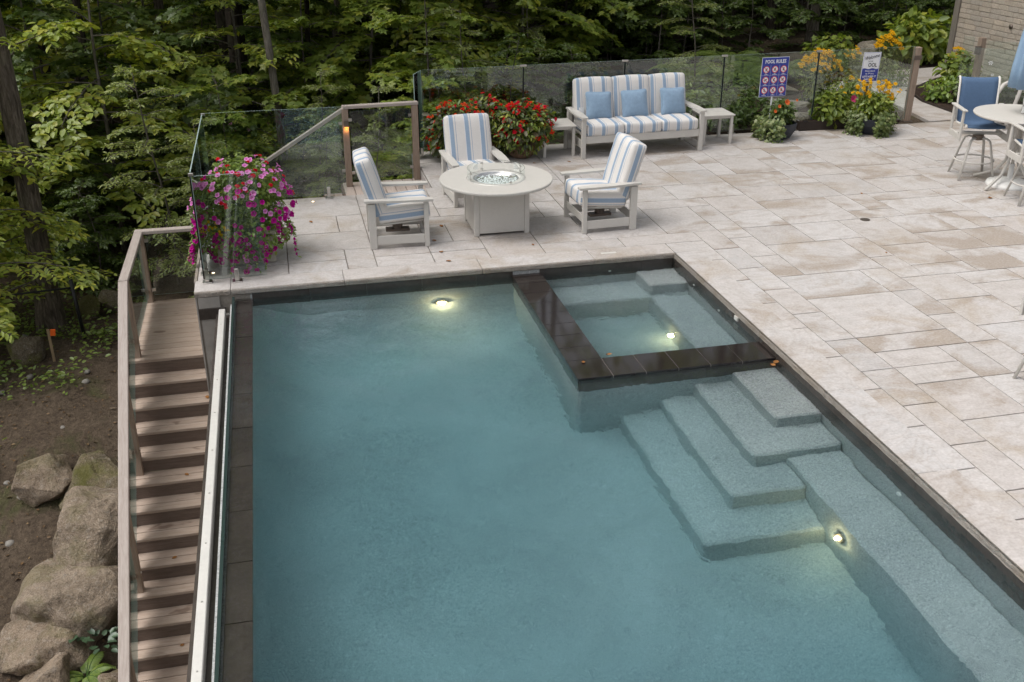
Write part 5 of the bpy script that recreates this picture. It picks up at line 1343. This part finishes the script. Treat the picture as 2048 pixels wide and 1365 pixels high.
for k, (x, y, z, a, b, c, lb) in enumerate(((5.35, 8.1, .05, .42, .32, .26, 'flat buff boulder behind the glass right of the POOL RULES sign'), (4.95, 6.9, .03, .5, .32, .20, 'wide buff boulder behind the glass between the two dark pots'), (4.65, 6.0, .0, .45, .3, .16, 'low flat stone just behind the glass above the black edging box'), (6.8, 9.5, .15, .6, .35, .26, 'boulder behind the path left of the welcome sign'), (8.9, 10.9, .15, .8, .4, .30, 'long boulder behind the end post clump'), (7.6, 10.9, .1, .45, .3, .3, 'boulder behind the welcome sign'))):
    boulder('garden_boulder', x, y, z, a, b, c, .3*k, 'garden_rock', lb, 20+k, .18, 'boulders in the garden bed')

# stake with orange tape, black fence
st = empty('survey_stake', (-7.58, 3.35, gz(-7.58, 3.35)), R(15), 'short wooden stake with orange tape on the dirt slope', 'stake')
MB().box(-.018, .018, -.01, .01, -.05, .46, .002).build('stick', 'stake_wood', st); MB().box(-.035, .03, -.014, .014, .36, .45, .003).build('tape', 'orange_tape', st, rot=(0, R(8), 0))
bf = empty('black_fence', (-7.25, 3.9, gz(-7.25, 3.9)), 0, 'thin black metal fence rail and post on the dirt slope', 'fence')
MB().tube([(0, 0, -.1), (-.04, .0, .98)], .026, 8).build('post', 'black_metal', bf, True); MB().tube([(-.04, 0, .80), (-2.2, .35, .58), (-4.2, .8, .3)], .014, 6).build('rail', 'black_metal', bf, True)
pc = MB()
for k in range(90):
    pass
# ---------------------------------------------------------------- woods
def make_sapling(seed, h, spread, nbr, lsize, tm, mat, bark='bark_grey', base=.12, compound=True, r0=.035, flatness=.42):
    r = random.Random(seed); tk = MB(); P_, D_, N_, S_ = [], [], [], []
    bend = (r.gauss(0, .05)*h, r.gauss(0, .05)*h)
    trunk = lambda f: np.array([bend[0]*f*f+.04*math.sin(f*7+seed), bend[1]*f*f+.04*math.cos(f*5+seed), h*f])
    tk.tube([trunk(k/10) for k in range(11)], [r0*(1-.85*k/10)+.004 for k in range(11)], 7, False)
    def leafy(p, d, sd, n_up, s):
        t = d*.55+sd+np.array([r.gauss(0, .34), r.gauss(0, .34), -.12+r.gauss(0, .2)])
        if r.random() < .16: return
        nn = n_up+np.array([r.gauss(0, flatness), r.gauss(0, flatness), 0]); P_.append(p); D_.append(t); N_.append(nn); S_.append(s*r.uniform(.75, 1.2))
    for k in range(nbr):
        f = base+(1-base)*((k+.5)/nbr); f = min(.985, f+r.gauss(0, .02)); p0 = trunk(f); az = k*2.399+r.gauss(0, .3)
        L_ = spread*(1-.62*max(0, f-.25))*r.uniform(.65, 1.15); pitch = r.uniform(.05, .42)+.5*max(0, f-.6)
        d0 = np.array([math.cos(az)*math.cos(pitch), math.sin(az)*math.cos(pitch), math.sin(pitch)]); n = 9; pts = [p0]; d = d0
        for j in range(n):
            d = d+np.array([r.gauss(0, .05), r.gauss(0, .05), -.045-.05*(j/n)]); d /= np.linalg.norm(d); pts.append(pts[-1]+d*L_/n)
        tk.tube(pts, [.012*(L_/1.5)*(1-.85*j/n)+.002 for j in range(n+1)], 4, False)
        for j in range(2, n+1):
            d = pts[j]-pts[j-1]; d /= np.linalg.norm(d); sd = np.cross(d, [0, 0, 1]); sd /= np.linalg.norm(sd)+1e-9; up = np.cross(sd, d)
            for s in (-1, 1):
                tl = L_*.30*(1-.55*j/n)*r.uniform(.6, 1.2)+lsize*.9; td = d*.75+sd*s*.8+np.array([0, 0, r.gauss(-.08, .1)]); td /= np.linalg.norm(td); tsd = np.cross(td, up)
                m = max(2, int(tl/(lsize*.42)))
                for q in range(1, m+1):
                    p = pts[j]+td*tl*q/m+np.array([0, 0, -.12*tl*(q/m)**2])
                    leafy(p, td, tsd*.85, up, lsize); leafy(p, td, -tsd*.85, up, lsize)
                leafy(pts[j]+td*tl, td*2, tsd*0, up, lsize)
                tk.tube([pts[j], pts[j]+td*tl+np.array([0, 0, -.12*tl])], .003, 3, False)
    return tk.mesh('trunk', bark, True), leaves_mesh('crown', P_, D_, N_, S_, tm, mat), len(P_)
VAR = [make_sapling(201, 5.6, 2.0, 30, .15, T_OVAL, 'leaf_ash', r0=.04), make_sapling(202, 4.6, 1.8, 26, .125, T_ASH, 'leaf_ash', r0=.03),
       make_sapling(203, 5.2, 1.9, 26, .18, T_MAPLE, 'leaf_maple', r0=.035), make_sapling(204, 3.6, 1.4, 20, .15, T_MAPLE, 'leaf_maple', r0=.025),
       make_sapling(205, 2.6, 1.0, 20, .10, T_OVAL, 'leaf_dark', r0=.02, base=.05), make_sapling(206, 5.8, 2.1, 26, .17, T_MAPLE, 'leaf_dark', r0=.04),
       make_sapling(207, 3.4, .75, 34, .065, T_ASH, 'leaf_shrub', r0=.018, base=.04, flatness=.5)]
def sapling(v, x, y, s, rz, label, group=None, name='sapling', z=None, sz=None):
    t = empty(name, (x, y, (gz(x, y) if z is None else z)-.05), rz, label, 'tree', group); t.scale = (s, s, sz or s)
    link('trunk', VAR[v][0], t); o = link('crown', VAR[v][1], t); tag(o, kind='stuff'); return t
# saplings one can tell apart
for a in ((0, -7.1, 7.6, 1.0, .3, 'tall sapling with bright layered sprays left of the corner glass'),
          (0, -9.2, 9.4, 1.05, 2.1, 'layered bright green sapling at the upper left'),
          (1, -8.55, 3.9, .98, 4.0, 'sapling with wide pale sprays low on the left above the black fence'),
          (0, -9.1, 4.5, .86, 5.2, 'bright sapling hanging over the dirt slope in front of the big trunk'),
          (1, -10.4, 7.2, 1.1, 1.2, 'leafy sapling at the left edge in front of the big trunk'),
          (2, .9, 11.2, .95, .8, 'maple sapling with broad leaves left of the sofa above the fence'),
          (2, 2.2, 12.4, 1.0, 2.9, 'maple sapling behind the middle of the sofa'),
          (3, -1.6, 7.6, 1.0, 1.0, 'small maple behind the notch railing'),
          (2, -2.4, 10.2, 1.05, 5.0, 'maple sapling with drooping leaves above the wooden handrail'),
          (1, -4.9, 9.6, 1.0, 3.1, 'slim sapling hanging over the top of the corner glass'),
          (6, -6.05, 5.6, 1.05, .5, 'airy pale green shrub rising left of the corner glass'),
          (6, -5.45, 4.9, .85, 1.5, 'airy pale green shrub behind the landing glass'),
          (6, -2.9, 5.4, .75, 2.5, 'pale feathery shrub seen through the notch glass'),
          (6, -3.7, 5.6, .62, 3.3, 'lower feathery shrub left of the notch glass'),
          (3, -2.0, 6.2, .62, 4.4, 'small leafy shrub right behind the notch glass'),
          (6, -1.1, 6.6, .9, 5.2, 'feathery pale sapling behind the begonias'),
          (6, 3.3, 7.6, .85, 5.9, 'feathery shrub behind the glass right of the sofa')):
    sapling(a[0], a[1], a[2], a[3], a[4], a[5])
r = random.Random(77)
pts = []
def free(x, y, d): return all((x-a)**2+(y-b)**2 > d*d for a, b in pts)
tries = 0
while len(pts) < 84 and tries < 6000:
    tries += 1
    y = r.uniform(7.0, 24); x = r.uniform(-5-.42*(y+10)*.9, 2+.62*(y+10)*.75)
    if x > -1.0 and y < 9.5: continue
    if x > 3.0 and y < 13.0: continue
    if x > 9 and y < 14: continue
    if not free(x, y, 1.25): continue
    pts.append((x, y))
for k, (x, y) in enumerate(pts):
    right = x > 3
    v = r.choice((5, 5, 2, 3, 4)) if right else r.choice((0, 1, 2, 3, 5, 5, 6, 2))
    o_ = sapling(v, x, y, r.uniform(.75, 1.15), r.uniform(0, 6.28), 'leafy understory sapling in the dense woods behind the terrace', 'understory saplings in the woods', 'understory_sapling'); o_['sort'] = ('narrow-leaved', 'narrow-leaved', 'broad-leaved', 'small broad-leaved', 'low dark', 'dark broad-leaved', 'feathery')[v]
for k in range(34):
    x, y = r.uniform(-12, 1.5), r.uniform(5.6, 11)
    if x > -2.0 and y < 7.5 or (x > -5.0 and y < 6.6): continue
    sapling(4, x, y, r.uniform(.5, .85), r.uniform(0, 6.28), 'low leafy bush on the forest floor behind the terrace', 'low bushes on the forest floor', 'woodland_bush')
for k in range(44):
    x, y = (r.uniform(2.5, 15), r.uniform(12.2, 17)) if k < 30 else (r.uniform(2.2, 12.5), r.uniform(11.3, 13.2))
    sapling(4, x, y, r.uniform(.6, 1.1), r.uniform(0, 6.28), 'low shaded bush on the forest floor behind the garden bed', 'low bushes behind the garden', 'woodland_bush')
bush('purple_shrub', -4.55, 5.9, (0, 0, .6), (.75, .5, .65), 1100, .075, T_ASH, 'leaf_purple', 'dark purple-leaved shrub behind the corner glass', 'bush', 111)

# tall trees: trunk with root flare and forks, crown high above the picture
def crown_pts(r, c, rad, n, size):
    P_, D_, N_, S_ = [], [], [], []
    cl = [(np.array(c)+np.array([r.gauss(0, .5)*rad[0], r.gauss(0, .5)*rad[1], r.gauss(0, .45)*rad[2]])) for _ in range(26)]
    for k in range(n):
        q = cl[r.randrange(26)]+np.array([r.gauss(0, .6), r.gauss(0, .6), r.gauss(0, .3)]); P_.append(q); D_.append((r.gauss(0, 1), r.gauss(0, 1), r.gauss(-.2, .3))); N_.append((r.gauss(0, .4), r.gauss(0, .4), 1)); S_.append(size*r.uniform(.7, 1.3))
    return P_, D_, N_, S_
CROWNS = [leaves_mesh('crown', *crown_pts(random.Random(300+k), (0, 0, 0), (2.9, 2.9, 2.6), 380, .30), T_MAPLE, 'leaf_maple') for k in range(4)]
def tall_tree(x, y, rad, h, bark, label, seed, lean=(0, 0), group=None, wob=.05, ch=9.5, cs=1.0, name='forest_tree'):
    r = random.Random(seed); z0 = gz(x, y); t = empty(name, (x, y, z0-.1), 0, label, 'tree', group); tk = MB(); n = 22
    pt = lambda f: (lean[0]*f*h+wob*math.sin(f*9+seed)*math.sin(f*3.1), lean[1]*f*h+wob*math.cos(f*7+seed*2)*math.sin(f*3.1), h*f)
    tk.tube([pt(k/n) for k in range(n+1)], [rad*(1-.62*k/n)*(1+.55*math.exp(-k/n*h*2.2)) for k in range(n+1)], 14, False)
    for k in range(5):
        f = r.uniform(.55, .95); a = r.uniform(0, 6.28); p = pt(f); l_ = r.uniform(1.5, 3); tk.tube([p, (p[0]+.5*l_*math.cos(a), p[1]+.5*l_*math.sin(a), p[2]+.4*l_), (p[0]+l_*math.cos(a), p[1]+l_*math.sin(a), p[2]+.6*l_)], [rad*.35, rad*.22, rad*.08], 6, False)
    for k in range(3):   # dead twigs low on the stem
        f = r.uniform(.12, .4); a = r.uniform(0, 6.28); p = pt(f); l_ = r.uniform(.4, 1.0); tk.tube([p, (p[0]+l_*math.cos(a), p[1]+l_*math.sin(a), p[2]+.35*l_)], [.018, .004], 4, False)
    tk.build('trunk', bark, t, True)
    if y > 21: return t
    c = link('crown', CROWNS[seed % 4], t, (pt(1)[0], pt(1)[1], ch-.1), (0, 0, r.uniform(0, 6.28)), cs); tag(c, kind='stuff'); return t
named = [(-7.78, 4.45, .155, 'bark', 'big rough-barked trunk on the dirt slope left of the stairs', 1), (-4.25, 8.3, .075, 'bark_grey', 'slim pale crooked trunk behind the corner glass', 2), (-4.95, 11.8, .20, 'bark_dark', 'thick dark trunk behind the slim crooked one', 3),
         (-3.55, 10.6, .055, 'bark_dark', 'thin dark stem right of the slim crooked trunk', 4), (-2.95, 11.2, .07, 'bark', 'thin brown stem above the wooden handrail', 5), (-1.7, 13.2, .09, 'bark', 'slim brown trunk above the right handrail post', 6),
         (-.75, 16.0, .10, 'bark_dark', 'dark trunk above the left fence end', 7), (.35, 14.3, .085, 'bark', 'slim trunk above the first striped chair', 8), (1.5, 15.3, .20, 'bark', 'thick rough trunk behind the maple sapling left of the sofa', 9),
         (4.3, 20.2, .15, 'bark_grey', 'grey trunk far behind the left end of the sofa', 10), (8.55, 12.9, .12, 'bark_grey', 'slim grey trunk above the tall rudbeckias', 11), (9.9, 18.6, .22, 'bark_dark', 'thick dark trunk above the POOL RULES sign', 12),
         (14.3, 20.5, .2, 'bark_dark', 'dark trunk above the welcome sign', 13), (14.6, 16.4, .30, 'bark', 'broad rough trunk just left of the house', 14), (-9.0, 13.6, .11, 'bark_dark', 'slender dark trunk among leaves at upper left', 15),
         (-7.9, 12.2, .09, 'bark_dark', 'thin dark trunk left of the bright tall sapling', 16), (-6.6, 14.5, .12, 'bark', 'brown trunk behind the bright tall sapling', 17), (-14.5, 24.5, .18, 'bark_grey', 'pale trunk in the far upper left corner', 18)]
for (x, y, rad, bk, lb, sd) in named: tall_tree(x, y, rad, 15, bk, lb, sd, (r.gauss(0, .012), r.gauss(0, .012)), wob=.16 if rad < .1 else .06, ch=14, cs=1.35)
fp = []
for k in range(400):
    y = r.uniform(13, 38); x = r.uniform(-6-.42*(y+10), 3+.66*(y+10))
    if len(fp) >= 46: break
    if all((x-a)**2+(y-b)**2 > 2.2 for a, b in fp) and all((x-q[0])**2+(y-q[1])**2 > 2.0 for q in named) and not (x > 9 and y < 17): fp.append((x, y))
for k, (x, y) in enumerate(fp):
    tr_, bk2 = r.uniform(.06, .2), r.choice(('bark_dark', 'bark', 'bark_dark', 'bark_grey'))
    o_ = tall_tree(x, y, tr_, 15, bk2, 'shaded trunk standing among others deep in the woods', 400+k, (r.gauss(0, .02), r.gauss(0, .02)), 'trunks deep in the woods', ch=r.uniform(11, 16), cs=1.5); o_['sort'] = ('thick ' if tr_ > .13 else 'slender ')+{'bark_dark': 'dark', 'bark': 'brown', 'bark_grey': 'grey'}[bk2]
# edge trees left of the frame and behind the house: crowns only shade
def ordinals(name, fmt, items):
    W_ = ('first', 'second', 'third', 'fourth', 'fifth', 'sixth', 'seventh', 'eighth', 'ninth', 'tenth', 'eleventh', 'twelfth', 'thirteenth', 'fourteenth', 'fifteenth', 'sixteenth', 'seventeenth', 'eighteenth', 'nineteenth', 'twentieth', 'twenty-first', 'twenty-second', 'twenty-third', 'twenty-fourth', 'twenty-fifth', 'twenty-sixth')
    def ang(o): return math.atan2(o.location.x+4.283, o.location.y+10.214)
    for k, o in enumerate(sorted(items, key=ang)): o['label'] = fmt.format(W_[min(k, len(W_)-1)])
def zone(o):
    a = math.degrees(math.atan2(o.location.x+4.283, o.location.y+10.214))
    return 'left of the petunias' if a < -1 else ('behind the begonias' if a < 14 else ('behind the sofa' if a < 26 else 'behind the signs'))
from collections import defaultdict
bk_ = defaultdict(list)
for o in list(COL.objects):
    if o.parent is None and o.get('group') in ('understory saplings in the woods', 'trunks deep in the woods', 'low bushes on the forest floor', 'low bushes behind the garden'):
        bk_[(o['group'], zone(o), o.get('sort') or '')].append(o)
for (g_, z_, s_), it in bk_.items():
    what = {'understory saplings in the woods': s_+' sapling from the left in the woods ', 'trunks deep in the woods': s_+' trunk from the left deep in the woods ', 'low bushes on the forest floor': 'low bush from the left on the forest floor ', 'low bushes behind the garden': 'low shaded bush from the left in the woods '}[g_]
    ordinals(g_, '{} '+what+z_, it)
# far wood: one mass of leaves
P_, D_, N_, S_ = [], [], [], []
for k in range(2600):
    y = 20+40*r.random()**1.3; x = r.uniform(-8-.45*(y+10), 4+.72*(y+10)); z0 = gz(x, y); c = np.array([x, y, z0+r.uniform(.1, 5.5)]); az = r.uniform(0, 6.28); L_ = r.uniform(.5, 1.3)
    for j in range(26):
        q = r.random(); p = c+np.array([math.cos(az)*L_*(q-.5)+r.gauss(0, .22), math.sin(az)*L_*(q-.5)+r.gauss(0, .22), r.gauss(0, .09)]); P_.append(p); D_.append((math.cos(az)+r.gauss(0, .8), math.sin(az)+r.gauss(0, .8), -.3)); N_.append((r.gauss(0, .35), r.gauss(0, .35), 1)); S_.append(r.uniform(.13, .24))
fw = link('distant_woods', leaves_mesh('distant_woods', P_, D_, N_, S_, T_ASH, 'leaf_far_sunlit')); tag(fw, 'yellow-green mass of leaves in the distant woods', 'woods', kind='stuff')
# leaf litter and small stones on the slope and forest floor, weeds
P_, D_, N_, S_ = [], [], [], []
for k in range(9000):
    if k < 4500:
        if k % 2: continue
        x, y = r.uniform(-10, -6.3), r.uniform(-4, 7)
    else: y = r.uniform(4, 26); x = r.uniform(-7-.4*(y+10), 3+.6*(y+10))
    if x > -5.4 and y < 5.4: continue
    if x > 5.6 and 5 < y < 10.2: continue
    z = gz(x, y)+noise.noise(Vector((x*1.7, y*1.7, 3.1)))*.06+noise.noise(Vector((x*.6, y*.6, 9.1)))*.10+.015; P_.append((x, y, z)); D_.append((r.gauss(0, 1), r.gauss(0, 1), r.gauss(0, .25))); N_.append((r.gauss(0, .4), r.gauss(0, .4), 1)); S_.append(r.uniform(.022, .055) if k < 4500 else r.uniform(.03, .085))
ll = link('leaf_litter', leaves_mesh('leaf_litter', P_, D_, N_, S_, T_OVAL, 'litter')); tag(ll, 'brown fallen leaves scattered over the dirt slope and forest floor', 'leaf litter', kind='stuff')
P_, D_, N_, S_ = [], [], [], []
for k in range(150):
    cx, cy_ = (r.uniform(-10.5, -8.0), r.uniform(-1, 4)) if k < 70 else (r.uniform(-9.5, -6.6), r.uniform(2.5, 7))
    if cx > -7.3 and cy_ < 3: continue
    for j in range(34):
        x, y = cx+r.gauss(0, .14), cy_+r.gauss(0, .14); z = gz(x, y)+.06+abs(r.gauss(0, .07)); P_.append((x, y, z)); D_.append((r.gauss(0, 1), r.gauss(0, 1), .2)); N_.append((r.gauss(0, .5), r.gauss(0, .5), 1)); S_.append(r.uniform(.04, .09))
wd = link('weeds', leaves_mesh('weeds', P_, D_, N_, S_, T_OVAL, 'leaf_fern')); tag(wd, 'green weeds creeping over the dirt slope', 'weeds', kind='stuff')
# ground cover behind the fence
P_, D_, N_, S_ = [], [], [], []
for k in range(9000):
    x, y = r.uniform(-5.2, 4.2), r.uniform(5.4, 9.5)
    z = gz(x, y)+abs(r.gauss(0, .22)); P_.append((x, y, z)); D_.append((r.gauss(0, 1), r.gauss(0, 1), 0)); N_.append((r.gauss(0, .5), r.gauss(0, .5)-.2, 1)); S_.append(r.uniform(.06, .12))
gc = link('ground_cover', leaves_mesh('ground_cover', P_, D_, N_, S_, T_OVAL, 'leaf_dark')); tag(gc, 'dark leafy ground cover just behind the glass fence', 'ground cover', kind='stuff')
# pebbles on the slope
pm = []
for s in range(3):
    bm = bmesh.new(); bmesh.ops.create_icosphere(bm, subdivisions=2, radius=.05)
    for v_ in bm.verts: v_.co *= 1+.35*noise.noise(v_.co*22+Vector((s*9, 0, 0))); v_.co.z *= .6
    me = bpy.data.meshes.new('stone'); bm.to_mesh(me); bm.free(); me.materials.append(MATS['rock_grey']); me.polygons.foreach_set('use_smooth', [True]*len(me.polygons)); pm.append(me)
for k in range(26):
    x, y = r.uniform(-8.6, -6.6), r.uniform(-2.5, 4.5); o = link('stone', pm[k % 3], None, (x, y, gz(x, y)+.01), (0, 0, r.uniform(0, 6)), r.uniform(.5, 1.5)); tag(o, 'small stone lying loose on the brown dirt slope', 'stone', 'loose stones on the slope')
